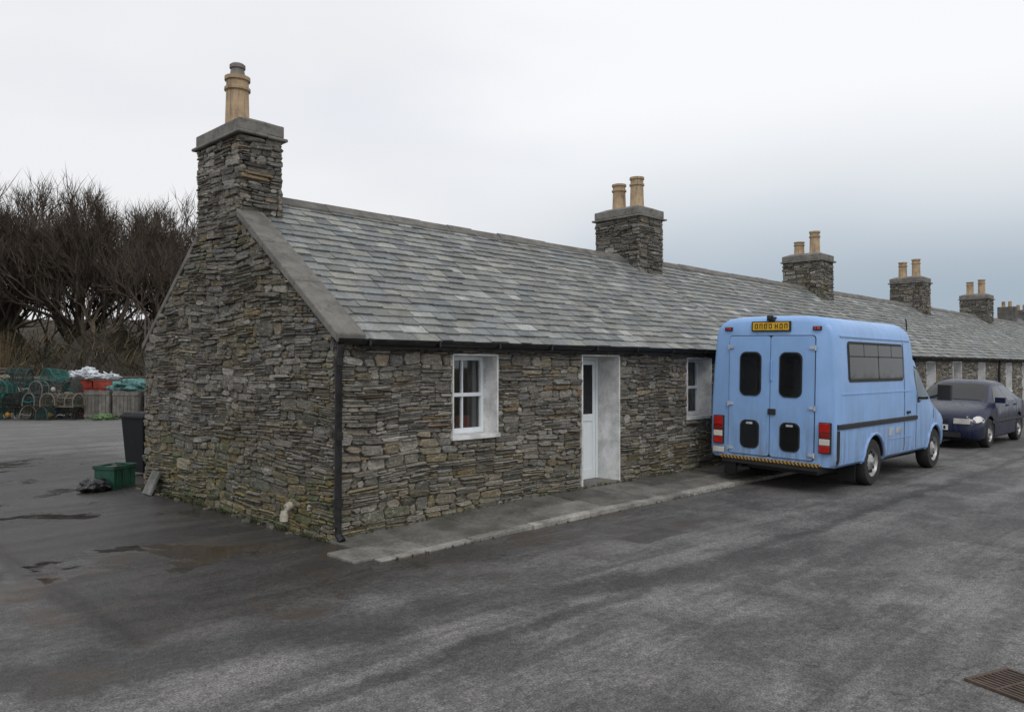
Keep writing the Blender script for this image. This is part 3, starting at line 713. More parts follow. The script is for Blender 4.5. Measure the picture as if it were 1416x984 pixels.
for F in (vs,vl):
    n=24
    for (x0_,x1_,z0_,z1_,d,mi) in ((0.03,3.12,0.86,0.945,0.022,0),(0.03,0.075,0.38,0.855,0.012,0),(2.56,2.572,0.42,0.855,0.004,1),(2.56,2.572,0.95,2.08,0.004,1),(3.10,3.112,0.42,0.855,0.004,1),(3.125,3.137,0.95,1.85,0.004,1),(4.0,4.012,0.85,1.12,0.004,1)):
        m=n if (x1_-x0_)>1 else 1
        for i in range(m):
            a=x0_+(x1_-x0_)*i/m; b_=x0_+(x1_-x0_)*(i+1)/m
            if x1_-x0_<1:
                k=6
                for j in range(k):
                    za=z0_+(z1_-z0_)*j/k; zc=z0_+(z1_-z0_)*(j+1)/k
                    tr.hexa([F(-0.01)(a,za),F(-0.01)(b_,za),F(-0.01)(b_,zc),F(-0.01)(a,zc),F(d)(a,za),F(d)(b_,za),F(d)(b_,zc),F(d)(a,zc)],mi=0)
            else: tr.hexa([F(-0.01)(a,z0_),F(-0.01)(b_,z0_),F(-0.01)(b_,z1_),F(-0.01)(a,z1_),F(d)(a,z0_+0.015),F(d)(b_,z0_+0.015),F(d)(b_,z1_-0.015),F(d)(a,z1_-0.015)],mi=mi)
    for i in range(20):
        a=0.15+2.75*i/20; b_=0.15+2.75*(i+1)/20
        for (z0_,z1_,d) in ((2.115,2.135,0.018),(1.33,1.35,0.009),(0.62,0.635,0.008)):
            if z0_<1 and a<1.8: continue
            tr.hexa([F(-0.01)(a,z0_),F(-0.01)(b_,z0_),F(-0.01)(b_,z1_),F(-0.01)(a,z1_),F(d)(a,z0_),F(d)(b_,z0_),F(d)(b_,z1_),F(d)(a,z1_)],mi=2)
    plate(tr,rrect(1.9,2.06,0.68,0.80,0.01),F(0),F(0.008),3); plate(tr,rrect(2.2,2.42,0.70,0.79,0.01),F(0),F(0.008),3)
    plate(tr,rrect(2.66,2.80,0.98,1.02,0.01),F(0),F(0.02),0)
    for wx in (1.32,4.08):
        pts=[]
        for i in range(19):
            a=math.radians(-2+184*i/18); x=wx+0.335*1.24*math.cos(a); z=0.335+0.335*1.24*math.sin(a)
            if z<0.36: z=0.36
            pts.append(F(0.004)(x,z))
        tr.tube(pts,0.026,8,mi=2)
tr.obj('trim_and_seams',[M_RUB,M_RUB,M_BLUE,M_LGRY],van,smooth=40)
ub=MB(); ub.box(0.15,4.5,-0.62,0.62,0.22,0.37); ub.tube([(0.0,0.45,0.25),(0.8,0.45,0.27)],0.03,10); ub.tube([(1.32,-0.7,0.335),(1.32,0.7,0.335)],0.06,10); ub.box(-0.03,0.02,0.5,0.68,0.12,0.34); ub.box(0.85,0.87,-0.86,-0.62,0.10,0.38); ub.obj('underbody',M_CHAR,van)
mr=MB()
for sy in (-1,1):
    mr.tube([(3.95,sy*0.9,1.2),(3.97,sy*1.05,1.25)],0.02,8); mr.box(3.92,4.02,min(sy*1.02,sy*1.22),max(sy*1.02,sy*1.22),1.16,1.42)
mr.tube([(3.05,-0.80,2.30),(3.02,-0.80,2.45),(2.98,-0.80,2.47)],0.012,6)
mr.obj('mirrors',M_RUB,van,bevel=0.02)
fr=MB(); fr.box(4.70,4.85,-0.84,0.84,0.34,0.54,mi=0); fr.box(4.74,4.80,-0.45,0.45,0.60,0.74,mi=0)
for sy in (-1,1): fr.box(4.70,4.80,min(sy*.5,sy*.78),max(sy*.5,sy*.78),0.58,0.76,mi=1)
fr.obj('front_bumper_and_lamps',[M_RUB,M_LCLR],van,bevel=0.02)
for wx in (1.32,4.08):
    for sy in (-1,1): wheel(van,wx,sy*0.835,0.335,sy,0.2)

car=empty('parked_car',(13.95,-1.3,0.018),(0.02,0,0))
CK=[(0.0,0.26,0.60,0.38,0.50,0.52,0.58),(0.04,0.22,0.70,0.42,0.56,0.62,0.64),(0.14,0.19,0.79,0.5,0.62,0.68,0.71),(0.35,0.18,0.84,0.6,0.70,0.74,0.80),(0.8,0.18,0.85,0.72,0.79,0.76,0.89),(1.12,0.18,0.85,0.82,0.87,0.74,0.96),
 (1.75,0.18,0.85,0.90,1.22,0.60,1.31),(1.95,0.18,0.85,0.90,1.29,0.585,1.39),(2.3,0.18,0.85,0.91,1.31,0.58,1.415),(2.9,0.18,0.85,0.92,1.29,0.575,1.40),(3.25,0.18,0.85,0.93,1.24,0.57,1.36),(3.8,0.2,0.83,0.93,1.03,0.64,1.11),(3.98,0.22,0.81,0.88,0.93,0.66,1.0),(4.07,0.26,0.77,0.6,0.82,0.64,0.88),(4.11,0.3,0.72,0.5,0.62,0.6,0.66)]
body(CK,[1.3,1.5,2.6],[(0.84,0.55),(3.35,0.55)],0.305,M_NAVY,car,0.85)
cg=MB()
def cs(s_,o): return lambda x,z:(x,s_*(side_y(CK,x,z)+o),z)
for s_ in (-1,1):
    plate(cg,[(1.42,0.955),(1.93,1.25),(2.33,1.28),(2.33,0.955)],cs(s_,-0.01),cs(s_,0.006),1)
    plate(cg,[(2.39,0.955),(2.39,1.28),(2.88,1.27),(3.2,1.18),(3.42,1.0),(3.38,0.965)],cs(s_,-0.01),cs(s_,0.006),1)
    plate(cg,rrect(0.95,3.9,0.50,0.56,0.02),cs(s_,-0.01),cs(s_,0.014),0)
    for xx in (1.28,2.36,3.05): plate(cg,[(xx,0.28),(xx+0.008,0.28),(xx+0.008,0.92),(xx,0.92)],cs(s_,-0.01),cs(s_,0.002),0)
    plate(cg,rrect(2.12,2.28,0.84,0.875,0.01),cs(s_,0),cs(s_,0.02),0); plate(cg,rrect(2.85,3.0,0.84,0.875,0.01),cs(s_,0),cs(s_,0.02),0)
    plate(cg,rrect(0.10,0.38,0.55,0.68,0.05),cs(s_,-0.01),cs(s_,0.006),2)
    plate(cg,rrect(3.9,4.04,0.65,0.85,0.03),cs(s_,-0.01),cs(s_,0.006),3)
    cg.box(1.36,1.46,min(s_*0.80,s_*0.99),max(s_*0.80,s_*0.99),0.93,1.05,mi=4)
for (xa,xc,m0,mi) in ((1.17,1.78,0.045,1),(3.30,3.78,0.05,1)):
    V=[];F_=[]
    for i in range(6):
        for j in range(11):
            x=xa+(xc-xa)*i/5; hw=profile(CK,x)[6][0]-m0; y=-hw+2*hw*j/10; V.append((x,y,top_z(CK,x,y)+0.006))
    for i in range(5):
        for j in range(10): F_.append((i*11+j,i*11+j+1,(i+1)*11+j+1,(i+1)*11+j))
    cg.add(V,F_,mi=mi)
cg.obj('glass_lamps_trim',[M_RUB,M_DGLASS,M_LCLR,M_LRED,M_NAVY],car,smooth=30)
cf=MB()
for s_ in (-1,1):
    cf.box(-0.005,0.16,min(s_*0.36,s_*0.66),max(s_*0.36,s_*0.66),0.52,0.63,mi=1)
cf.box(-0.02,0.05,-0.26,0.26,0.54,0.61,mi=0); cf.box(-0.035,0.05,-0.5,0.5,0.24,0.34,mi=0); cf.box(-0.03,0.02,-0.26,0.26,0.38,0.49,mi=2); cf.box(-0.04,-0.02,-0.05,0.05,0.55,0.60,mi=1)
for i in range(7): cf.box(-0.035,-0.031,-0.22+i*0.065,-0.18+i*0.065,0.40,0.47,mi=0)
cf.obj('front_grille_plate',[M_RUB,M_LCLR,M_WPL],car,bevel=0.012)
for wx in (0.84,3.35):
    for sy in (-1,1): wheel(car,wx,sy*0.755,0.305,sy,0.18,5)
ub=MB(); ub.box(0.3,3.9,-0.55,0.55,0.15,0.3); ub.obj('underbody',M_CHAR,car)

# ------------------------------------------------------------------ small things by the house
M_BIN=simple('bin_plastic',(0.009,0.010,0.011),0.6,var=0.2,spec=0.25)
bn=empty('wheelie_bin',(0.55,6.30,0),(0,0,0.25)); bn.scale=(.9,.9,1.0); b=MB()
b.hexa([(-.21,-.23,.06),(.21,-.23,.06),(.21,.23,.06),(-.21,.23,.06),(-.27,-.31,.90),(.27,-.31,.90),(.27,.30,.90),(-.27,.30,.90)])
b.box(-.29,.29,-.34,.32,.90,.935); b.hexa([(-.28,-.33,.936),(.28,-.33,.936),(.28,.33,.936),(-.28,.33,.936),(-.22,-.25,.99),(.22,-.25,.99),(.22,.30,.99),(-.22,.30,.99)])
b.tube([(-.25,.37,.93),(.25,.37,.93)],.016,8); b.box(-.25,-.21,.3,.38,.9,.94); b.box(.21,.25,.3,.38,.9,.94)
b.lathe([(.10,-.03),(.10,.03)],(-.24,.22,.10),'X',18); b.lathe([(.10,-.03),(.10,.03)],(.24,.22,.10),'X',18)
b.obj('bin_body',M_BIN,bn,bevel=.012)
M_GREEN=simple('green_plastic',(0.010,0.06,0.035),0.45,var=0.3)
cr=empty('green_crate',(-0.27,5.2,0),(0,0,0.55)); cr.scale=(.8,.8,.95); b=MB()
for (x0,x1,y0,y1,z0,z1) in ((-.27,.27,-.2,-.18,.0,.34),(-.27,.27,.18,.2,.0,.34),(-.27,-.25,-.18,.18,.0,.34),(.25,.27,-.18,.18,.0,.34),(-.25,.25,-.18,.18,.01,.03),(-.29,.29,-.222,-.201,.29,.345),(-.29,.29,.201,.222,.29,.345),(-.292,-.271,-.2,.2,.29,.345),(.271,.292,-.2,.2,.29,.345),(-.05,.05,-.215,-.201,.04,.28),(-.2,-.16,-.212,-.201,.04,.28),(.16,.2,-.212,-.201,.04,.28)): b.box(x0,x1,y0,y1,z0,z1)
b.obj('crate_walls',M_GREEN,cr,bevel=.004)
b=MB()
for i in range(14):
    M=Matrix.Translation((R.uniform(-.2,.2),R.uniform(-.13,.13),R.uniform(.18,.34)))@Matrix.Rotation(R.uniform(0,3),4,'Z')@Matrix.Rotation(R.uniform(-.6,.6),4,'X'); v=R.uniform(.03,.12); b.obox(M,.16,.09,.04,(v,v,v*.9))
b.obj('contents',M_ATTR,cr,bevel=.01)
def lump(name,loc,sc,mat,amp=0.25,fr=2.2,seed=0,sub=4,par=None):
    bm=bmesh.new(); bmesh.ops.create_icosphere(bm,subdivisions=sub,radius=1)
    for v in bm.verts:
        n=noise.noise(v.co*fr+Vector((seed,0,0)))+0.5*abs(noise.noise(v.co*fr*2.7+Vector((seed,5,0))))
        v.co*=1+amp*n; v.co=Vector((v.co.x*sc[0],v.co.y*sc[1],max(v.co.z,-0.75)*sc[2]))
    me=bpy.data.meshes.new(name); bm.to_mesh(me); bm.free(); me.materials.append(mat); me.shade_smooth()
    o=bpy.data.objects.new(name,me); o.location=loc; COL.objects.link(o)
    if par: o.parent=par
    return o
M_BAG=simple('black_bag',(0.012,0.012,0.013),0.3,var=0.3,bump=0.5)
lump('rubbish_bag',(-0.60,5.0,0.07),(0.19,0.15,0.10),M_BAG,0.35,2.4,3)
b=MB(); M=Matrix.Translation((-0.14,4.2,0.155))@Matrix.Rotation(0.42,4,'Y'); b.obox(M,0.035,0.26,0.33,(0.17,0.17,0.16)); b.obj('leaning_flagstone',M_PAVE,bevel=.006)
b=MB(); b.tube([(0.05,0.72,0.27),(-0.06,0.72,0.27),(-0.10,0.72,0.255),(-0.125,0.715,0.22),(-0.13,0.71,0.13)],0.036,14); b.tube([(-0.05,0.72,0.27),(-0.085,0.72,0.262)],0.045,14); b.tube([(-0.128,0.712,0.19),(-0.13,0.71,0.12)],0.044,14); b.obj('waste_pipe',simple('offwhite_pipe',(0.48,0.45,0.37),0.5,var=0.25),smooth=40)
b=MB()
for i in range(30):
    y=R.uniform(0.0,4.8); s_=R.uniform(.02,.06); v=R.uniform(.06,.16)
    M=Matrix.Translation((-0.03-R.uniform(0.0,.10),y,s_*.2))@Matrix.Rotation(R.uniform(0,6),4,'Z')@Matrix.Rotation(R.uniform(-.3,.3),4,'X'); b.obox(M,s_*1.8,s_*1.2,s_*.7,(v,v*.95,v*.75))
b.obj('loose_stones',M_PAVE,bevel=.01)
dg=empty('drain_grating',(0.66,-5.60,0),(0,0,-0.35)); dg.scale=(.72,.72,1); b=MB(); rc_=(0.085,0.058,0.042)
b.box(-.24,.24,-.22,.22,.003,.006,(0.01,0.01,0.01))  # black plate paints in the shade of the recess below the bars
for x0,x1,y0,y1 in ((-.25,.25,-.24,-.205),(-.25,.25,.205,.24),(-.25,-.22,-.205,.205),(.22,.25,-.205,.205)): b.box(x0,x1,y0,y1,.002,.016,rc_)
for i in range(9): 
    x=-.19+i*.047; b.box(x-.011,x+.011,-.205,.205,.004,.014,rc_)
b.box(-.22,.22,-.01,.01,.005,.0155,rc_)
b.obj('cast_iron_grate',M_PAVE,dg)
b=MB(); rw=random.Random(8)
def tuft(x,y,z,h,n,c):
    for i in range(n):
        a=rw.uniform(0,6.28); l=rw.uniform(.4,1)*h; w=rw.uniform(.003,.007); dx,dy=math.cos(a),math.sin(a); le=rw.uniform(.1,.7)*l; v=rw.uniform(.7,1.3)
        b.add([(x-dy*w,y+dx*w,z),(x+dy*w,y-dx*w,z),(x+dx*le*.5,y+dy*le*.5,z+l*.7),(x+dx*le,y+dy*le,z+l*.85)],[(0,1,2),(1,3,2)],tuple(q*v for q in c))
for i in range(110):
    x=rw.uniform(0.1,6.5); tuft(x,-0.05-rw.uniform(0,.03),pz(x,0)-.005,rw.uniform(.02,.07),10,(0.07,0.085,0.03))
for i in range(140):
    y=rw.uniform(0,4.8); tuft(-0.05-rw.uniform(0,.06),y,0,rw.uniform(.03,.09),12,(0.065,0.075,0.03))
for i in range(60):
    x=rw.uniform(0,6); tuft(x,-1.015,0.0,rw.uniform(.015,.04),8,(0.06,0.06,0.03))
b.obj('weeds',M_ATTR)

# ------------------------------------------------------------------ yard: creels, boxes, wall, trees
B0=Vector((3.2,22.2,0)); dv=Vector((0.70,-0.714,0)); nv=Vector((0.714,0.70,0))
def Yd(s,n,z=0): return B0+dv*s+nv*n+Vector((0,0,z))
def creel_mesh(col,netc):
    m=MB(); L,Wd,H=0.66,0.46,0.42
    for x in (-L/2,0,L/2):
        pts=[(x,-Wd/2,0)]+[(x,-Wd/2*math.cos(a),0.14+ (H-0.14)*math.sin(a)) for a in [math.pi*k/8 for k in range(9)]]+[(x,Wd/2,0)]
        m.tube(pts,0.022,5,col)
    for (y,z) in ((-Wd/2,0.02),(Wd/2,0.02),(0,0.02),(0,H),(-Wd/2*.75,.3),(Wd/2*.75,.3)): m.tube([(-L/2,y,z),(L/2,y,z)],0.018,5,col)
    N=10
    def S(u,t):
        a=math.pi*t; return Vector((u,-Wd/2*math.cos(a),0.10+(H-0.10)*math.sin(a)))
    for k in range(-N,N*2):
        for sg in (1,-1):
            pts=[]
            for q in range(7):
                t=q/6; u=-L/2+L*(k/N)+sg*t*0.30
                if -L/2<=u<=L/2: pts.append(S(u,t))
            if len(pts)>1: m.tube(pts,0.005,3,netc,caps=False)
    for x in (-L/2,L/2):
        for k in range(-4,5):
            y=k*Wd/9; h=0.10+(H-.1)*math.sqrt(max(0,1-(y/(Wd/2))**2)); m.tube([(x,y,0),(x,y,h)],0.005,3,netc,caps=False)
        for k in range(1,6): m.tube([(x,-Wd/2+.01,k*.06),(x,Wd/2-.01,k*.06)],0.005,3,netc,caps=False)
    o=m.obj('tmp',M_TWIG); me=o.data; bpy.data.objects.remove(o); return me
CM=[creel_mesh((0.06,0.07,0.068),(0.05,0.10,0.09)),creel_mesh((0.13,0.14,0.13),(0.06,0.065,0.065)),creel_mesh((0.045,0.14,0.125),(0.06,0.13,0.115)),creel_mesh((0.17,0.15,0.12),(0.09,0.09,0.07)),creel_mesh((0.03,0.03,0.03),(0.05,0.05,0.045))]
cp=empty('lobster_creels'); rk=random.Random(21)
for lay in range(4):
    s=-7.0+lay*0.15
    while s<1.2-lay*0.22:
        for nn in ((0,0.8) if lay<3 else (0.4,)):
            if rk.random()<(0.02,0.04,0.1,0.2)[lay]: continue
            o=bpy.data.objects.new('creel',rk.choice(CM)); COL.objects.link(o); o.parent=cp
            o.location=Yd(s+rk.uniform(-.08,.08),nn+rk.uniform(-.1,.1),lay*0.41+rk.uniform(-.01,.03)); o.rotation_euler=(rk.uniform(-.12,.12),rk.uniform(-.12,.12),math.atan2(dv.y,dv.x)+rk.choice((0,1.57,1.57))+rk.uniform(-.3,.3))
        s+=0.6
b=MB()
for i in range(6):
    p=Yd(rk.uniform(-4,1.6),rk.uniform(-.3,0.4),rk.uniform(.08,1.3)); b.lathe([(0.01,-.08),(.05,-.06),(.075,0),(.05,.06),(.01,.08)],p,'Z',12,rk.choice([(0.35,0.18,0.03),(0.4,0.4,0.36),(0.02,0.16,0.13)]))
for i in range(40):
    pts=[]; c_=Yd(rk.uniform(-5,1.3),rk.uniform(-.4,1),rk.uniform(.1,1.6)); r_=rk.uniform(.12,.3)
    for k in range(14): a=k*.6; pts.append(c_+Vector((math.cos(a)*r_*rk.uniform(.8,1.1),math.sin(a)*r_,rk.uniform(-.08,.08))))
    b.tube(pts,.015,4,rk.choice([(0.03,0.17,0.15),(0.05,0.14,0.13),(0.30,0.28,0.22),(0.05,0.05,0.05),(0.22,0.22,0.20)]),caps=False)
b.obj('buoys_and_ropes',M_TWIG,cp,smooth=40)
def rotz(a): return Matrix.Rotation(a,4,'Z')
ang=math.atan2(dv.y,dv.x)
fb=MB()
def tray(mb,p,a,col,L=.62,W=.42,H=.24):
    M=Matrix.Translation(p)@rotz(a)
    for (sx,sy,sz,ox,oy,oz) in ((L,W,.02,0,0,.01),(L,.02,H,0,-W/2,H/2),(L,.02,H,0,W/2,H/2),(.02,W,H,-L/2,0,H/2),(.02,W,H,L/2,0,H/2),(L+.05,.05,.03,0,-W/2,H),(L+.05,.05,.03,0,W/2,H),(.05,W,.03,-L/2,0,H),(.05,W,.03,L/2,0,H)):
        mb.obox(M@Matrix.Translation((ox,oy,oz)),sx,sy,sz,col)
for st,(s,n) in enumerate(((0.25,2.1),(0.95,2.0),(1.6,2.3))):
    for k in range((5,5,4)[st]):
        col=rk.choice([(0.28,0.035,0.02),(0.24,0.03,0.02),(0.30,0.05,0.03)]) if st!=2 else (0.05,0.16,0.16)
        tray(fb,Yd(s,n,k*.25),ang+rk.uniform(-.1,.1),col)
fb.obj('fish_boxes',M_ATTR,bevel=.004)
M_POLY=simple('white_polythene',(0.66,0.70,0.74),0.35,var=0.2,bump=0.6)
wb=empty('polythene_bundle')
for i,(s,n,z,a,bb,c_) in enumerate(((0.15,2.1,1.45,.36,.25,.13),(0.75,2.1,1.38,.42,.25,.09),(1.1,2.1,1.36,.25,.2,.10),(0.3,2.1,1.6,.17,.18,.11))): lump('fold',Yd(s,n,z),(a,bb,c_),M_POLY,.8,3.4,i*3,4,wb)
b=MB()
for i in range(16):
    p=Yd(rk.uniform(-.1,1.3),1.9,rk.uniform(1.35,1.65)); M=Matrix.Translation(p)@rotz(rk.uniform(0,3))@Matrix.Rotation(rk.uniform(-.7,.7),4,'X')@Matrix.Rotation(rk.uniform(-.6,.6),4,'Y'); b.obox(M,rk.uniform(.2,.5),.02,rk.uniform(.04,.12),(.6,.65,.68))
b.obj('loose_sheet',M_ATTR,wb)
lump('net_heap',Yd(1.9,2.2,1.0),(.65,.5,.28),simple('teal_net',(0.11,0.24,0.23),0.9,var=.5,scale=14,bump=1),.6,3.2,9)
lump('net_heap',Yd(2.0,-.1,.06),(.32,.25,.12),simple('green_net',(0.12,0.20,0.09),0.9,var=.6,scale=14,bump=1),.6,3.5,19)
tc=MB()
for (s,n,w,h) in ((1.62,.6,.82,.95),(2.52,.7,.86,.93),(3.5,.9,.9,.9)):
    M=Matrix.Translation(Yd(s,n,0))@rotz(ang)
    for i in range(7):
        v=rk.uniform(.7,1.2); tc.obox(M@Matrix.Translation((-w/2+w*(i+.5)/7,-.4,h/2)),w/7-.012,.022,h*rk.uniform(.97,1.02),(.15*v,.14*v,.125*v))
    for i in range(6):
        v=rk.uniform(.7,1.2); tc.obox(M@Matrix.Translation((-w/2,-.33+i*.13,h/2)),.022,.118,h,(.12*v,.11*v,.10*v)); tc.obox(M@Matrix.Translation((w/2,-.33+i*.13,h/2)),.022,.118,h,(.12*v,.11*v,.10*v))
    tc.obox(M@Matrix.Translation((0,0,h*.8)),w-.06,.7,.05,(.06,.06,.05))
    for z in (.12,h-.1): tc.obox(M@Matrix.Translation((0,-.425,z)),w,.025,.09,(.16,.15,.13))
tc.obj('timber_crates',M_ATTR)
gw=MB(); 
o0=Yd(-30,4.5); L=48
stone_face(gw,o0,dv,-nv,0,1.35,lambda z:(0,L),seed=77,coarse=2.2,moss=.5,tone=.6)
gw.obj('garden_wall',M_STONE)
gc=MB(); M=Matrix.Translation(Yd(-30+L/2,4.75,.68))@rotz(ang); gc.obox(M,L,.44,1.36); gwc=gc.obj('garden_wall_core',M_MORTAR); gwc.parent=bpy.data.objects['garden_wall']
fe=MB()
for i in range(30):
    v=rk.uniform(.6,1.2); M=Matrix.Translation(Yd(-.5+i*.15,8,2.0))@rotz(ang); fe.obox(M,.07,.02,rk.uniform(3.5,3.6),(.09*v,.085*v,.075*v))
for z in (1.1,2.4,3.4): fe.obox(Matrix.Translation(Yd(1.7,8.05,z))@rotz(ang),4.6,.05,.08,(.08,.075,.07))
fe.obj('timber_fence',M_ATTR)

def tree_mesh(seed,H,spread=1.0,r0=.24,lev=6):
    rt=random.Random(seed); m=MB()
    def rec(p,d,L,r,l):
        segs=4 if l<2 else (3 if l<5 else 2)
        pts=[p.copy()];rad=[r];q=p.copy();dd=d.copy()
        for i in range(segs):
            j=.10 if l==0 else .24
            dd=(dd+Vector((rt.uniform(-j,j),rt.uniform(-j,j),rt.uniform(-j,j)+(.09 if l>1 else 0)))).normalized()
            q=q+dd*(L/segs); pts.append(q.copy()); rad.append(r*(1-.30*(i+1)/segs))
        v=rt.uniform(.75,1.25)*(1.0 if l<4 else .85)
        m.tube(pts,rad,6 if l<2 else (4 if l<4 else 3),(.125*v,.103*v,.082*v),caps=False)
        if l>=lev-1:
            for k in range(4 if l==lev else 2):
                b0=pts[rt.randint(1,segs)]; e=b0+(dd*rt.uniform(.5,1.0)+Vector((rt.uniform(-.8,.8),rt.uniform(-.8,.8),rt.uniform(-.2,.8)))).normalized()*rt.uniform(.25,.65)
                sd_=Vector((rt.uniform(-1,1),rt.uniform(-1,1),.2)).normalized()*.009
                m.add([b0-sd_,b0+sd_,e],[(0,1,2)],(.10*v,.08*v,.063*v))
        if l>=lev: return
        nch=(4,3,3,3,3,4)[l]
        for k in range(nch):
            at=1.0 if k<2 else rt.uniform(.3,.9)
            idx=min(segs,max(1,int(at*segs+.5))); bp_=pts[idx]
            a=rt.uniform(0,6.283); sp=rt.uniform(.30,.72)*spread
            ax=dd.cross(Vector((math.cos(a),math.sin(a),.3))).normalized()
            nd=(dd*math.cos(sp)+ax*math.sin(sp)).normalized()
            nd=(nd+Vector((0,0,.15))).normalized()
            rec(bp_,nd,L*rt.uniform(.66,.88),max(rad[idx]*rt.uniform(.58,.74),.011),l+1)
    rec(Vector((0,0,-.1)),Vector((0,0,1)),H*.18,r0,0)
    zmax=max(v[2] for v in m.v); k=H/zmax
    m.v=[(v[0]*k,v[1]*k,v[2]*k) for v in m.v]
    o=m.obj('tmp',M_BARK); me=o.data; bpy.data.objects.remove(o); return me
TM=[tree_mesh(s,10.0,sp) for s,sp in ((1,1.0),(2,1.1),(3,.95),(4,1.05),(6,1.0))]
rt=random.Random(5)
for i in range(25):
    s=-20+i*1.2+rt.uniform(-.5,.5); n=rt.choice((11,14,17,20))+rt.uniform(-1,1)
    dep=25.5+n
    h=12.6 if s<-8 else 12.6-0.26*(s+8)
    h*=rt.uniform(.90,1.04)*(dep/42)
    o=bpy.data.objects.new('bare_tree',TM[i%5]); COL.objects.link(o); o.location=Yd(s,n); o.scale=(h/10*.98,h/10*.98,h/10); o.rotation_euler=(0,0,rt.uniform(0,6.28))
sc=MB()
for i in range(11000):
    s=rt.uniform(-22,9); n=rt.uniform(5.2,15); top=3.3+2.2*noise.noise(Vector((s*.35,n*.3,0)))+1.2*noise.noise(Vector((s*1.3,n,4)))
    base=Yd(s,n,rt.uniform(0,max(.3,top)*.85)); w=rt.uniform(.010,.024)
    t_=rt.random(); c_=(.085,.066,.044) if t_<.5 else ((.05,.055,.034) if t_<.85 else (.15,.115,.065))
    p=base
    d=Vector((rt.uniform(-1,1),rt.uniform(-1,1),rt.uniform(.1,1.2))).normalized()
    for k in range(3):
        q=p+d*rt.uniform(.15,.45); a_=Vector((-d.y,d.x,.3)).normalized()*w*(1-.25*k); sc.add([p-a_,p+a_,q+a_*.7,q-a_*.7],[(0,1,2,3)],c_)
        p=q; d=(d+Vector((rt.uniform(-.7,.7),rt.uniform(-.7,.7),rt.uniform(-.6,.4)))).normalized()
so_=sc.obj('scrub_undergrowth',M_TWIG)
bh=MB(); V=[];F_=[];NS,NZ=160,8
for i in range(NS+1):
    s=-34+i*.28; top=2.9+1.4*noise.noise(Vector((s*.35,3,0)))+.9*noise.noise(Vector((s*1.4,3,4)))
    for j in range(NZ+1):
        f=j/NZ; n=9.5+3.5*(1-math.cos(f*math.pi/2))+.9*noise.noise(Vector((s*.9,f*3,7))); V.append(Yd(s,n,max(-.05,top*math.sin(f*math.pi/2)+.35*noise.noise(Vector((s*2.9,f*5,2))))))
for i in range(NS):
    for j in range(NZ): F_.append((i*(NZ+1)+j,(i+1)*(NZ+1)+j,(i+1)*(NZ+1)+j+1,i*(NZ+1)+j+1))
bh.add(V,F_,(.045,.038,.027)); bo=bh.obj('bramble_mass',M_ATTR,so_)
sh=MB()
for cs_,cn in ((2.0,5.8),(3.2,7.0),(4.2,6.4),(-6,7)):
    base=Yd(cs_,cn)
    for i in range(90):
        a=rt.uniform(0,6.28); l=rt.uniform(1.6,3.9); sp=rt.uniform(.0,.5); p=base+Vector((rt.uniform(-.3,.3),rt.uniform(-.3,.3),0)); q=p+Vector((math.cos(a)*sp*l*.4,math.sin(a)*sp*l*.4,l*.5)); e=p+Vector((math.cos(a)*sp*l,math.sin(a)*sp*l,l*.97)); v=rt.uniform(.7,1.3)
        sh.tube([p,q,e],[.018,.013,.005],3,(.16*v,.115*v,.062*v),caps=False)
sh.obj('willow_shrub',M_TWIG)
bk=MB(); V=[];F_=[];NS=60;NN=8
for i in range(NS+1):
    for j in range(NN+1):
        s=-60+i*1.7; n=22+j*3; z=5.4*math.sin(math.pi*min(1,j/NN*.9))*(1 if i<40 else max(0,1-(i-40)/12))+.9*noise.noise(Vector((s*.4,n*.3,1)))*(j>0); V.append(Yd(s,n,max(z,-.05)))
for i in range(NS):
    for j in range(NN): F_.append((i*(NN+1)+j,(i+1)*(NN+1)+j,(i+1)*(NN+1)+j+1,i*(NN+1)+j+1))
bk.add(V,F_); bk.obj('added_backing_bank',simple('dark_bank_cover',(0.045,0.038,0.027),.95,var=.5,scale=2,bump=1),smooth=60)  # bank added behind the trees to block the bright horizon glow
dh=empty('stone_house'); b=MB()
b.box(76,88,8,14,0,4.4); b.add([(76,8,4.4),(88,8,4.4),(88,14,4.4),(76,14,4.4),(76,11,6.3),(88,11,6.3)],[(0,1,5,4),(2,3,4,5),(0,4,3),(1,2,5)],(.13,.135,.135))
for x in (76.1,81.5,87): b.box(x,x+.8,10.3,11.7,5.6,7.1,(.12,.11,.1)); b.lathe([(.15,0),(.14,.5)],(x+.4,10.8,7.1),n=10,col=(.4,.28,.16)); b.lathe([(.15,0),(.14,.5)],(x+.4,11.3,7.1),n=10,col=(.4,.28,.16))
b.c=[(.13,.12,.105) if c==(0.5,0.5,0.5) else c for c in b.c]
b.obj('walls_roof_chimneys',M_PAVE,dh)

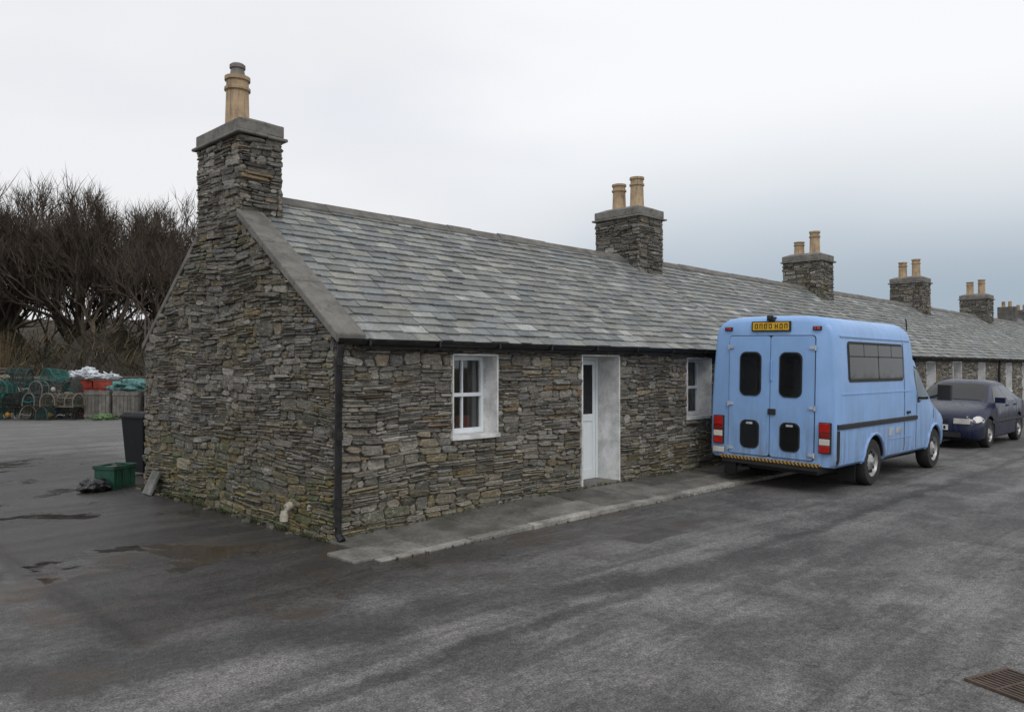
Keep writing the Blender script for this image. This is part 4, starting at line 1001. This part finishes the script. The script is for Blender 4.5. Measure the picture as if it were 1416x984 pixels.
# ------------------------------------------------------------------ world, sun, camera
w=bpy.data.worlds.new('World'); scene.world=w; w.use_nodes=True; nt=w.node_tree; nt.nodes.clear(); g=G(nt)
SE,SR=math.radians(48),math.radians(215)
sky=g.node('ShaderNodeTexSky',sky_type='NISHITA',sun_disc=False,sun_elevation=SE,sun_rotation=SR,air_density=1.5,dust_density=3.0)
dirn=g.node('ShaderNodeTexCoord').outputs['Generated']
n1=g.noise(g.mapping(dirn,(1,1,2.2)),1.3,3,0.45,0.2); n2=g.noise(g.mapping(dirn,(1,1,3.0),loc=(3,1,2)),2.2,3,0.5,0.2)
cl=g.mix(g.ramp(n1,0.36,0.60),(0.78,0.81,0.89),(0.97,0.97,0.99))
cl=g.mix(g.ramp(n2,0.48,0.7,0,0.4),cl,(0.82,0.85,0.92))
def dotd(v): return g.node('ShaderNodeVectorMath',{0:dirn,1:Vector(v).normalized()},operation='DOT_PRODUCT').outputs['Value']
zc=g.node('ShaderNodeSeparateXYZ',{0:dirn}).outputs[2]
n2c=g.math('MULTIPLY',g.math('SUBTRACT',n2,0.5),0.12)
cl=g.mix(g.ramp(g.math('ADD',dotd((0.86,0.36,0.42)),n2c),0.86,0.975,0,0.9),cl,(1.10,1.10,1.11))
dk=g.math('MULTIPLY',g.ramp(g.math('ADD',dotd((0.955,0.29,0.05)),n2c),0.78,0.985),g.ramp(g.math('ADD',zc,g.math('MULTIPLY',g.math('SUBTRACT',n1,0.5),0.12)),0.31,0.07))
cl=g.mix(dk,cl,(0.41,0.50,0.60))
sc8=g.node('ShaderNodeVectorMath',{0:cl,3:8.4},operation='SCALE').outputs[0]
fin=g.mix(0.92,sky.outputs[0],sc8)
bg=g.node('ShaderNodeBackground',{'Color':fin,'Strength':0.112}); ow=g.node('ShaderNodeOutputWorld',{0:bg.outputs[0]})
sd=bpy.data.lights.new('sun','SUN'); sd.energy=0.8; sd.angle=math.radians(20); sd.color=(1,.97,.92)
so=bpy.data.objects.new('sun',sd); COL.objects.link(so)
sv=Vector((math.sin(SR)*math.cos(SE),math.cos(SR)*math.cos(SE),math.sin(SE))); so.rotation_euler=sv.to_track_quat('Z','Y').to_euler(); so.location=(0,0,20)
cd=bpy.data.cameras.new('camera'); cd.sensor_width=36; cd.lens=27.5; cd.clip_end=3000; cd.clip_start=.05
co=bpy.data.objects.new('camera',cd); COL.objects.link(co); co.location=(-4.22,-6.64,1.70); co.rotation_euler=(math.radians(90.85),0,math.radians(-45.3)); scene.camera=co
scene.view_settings.view_transform='Standard'; scene.view_settings.look='None'; scene.view_settings.exposure=0
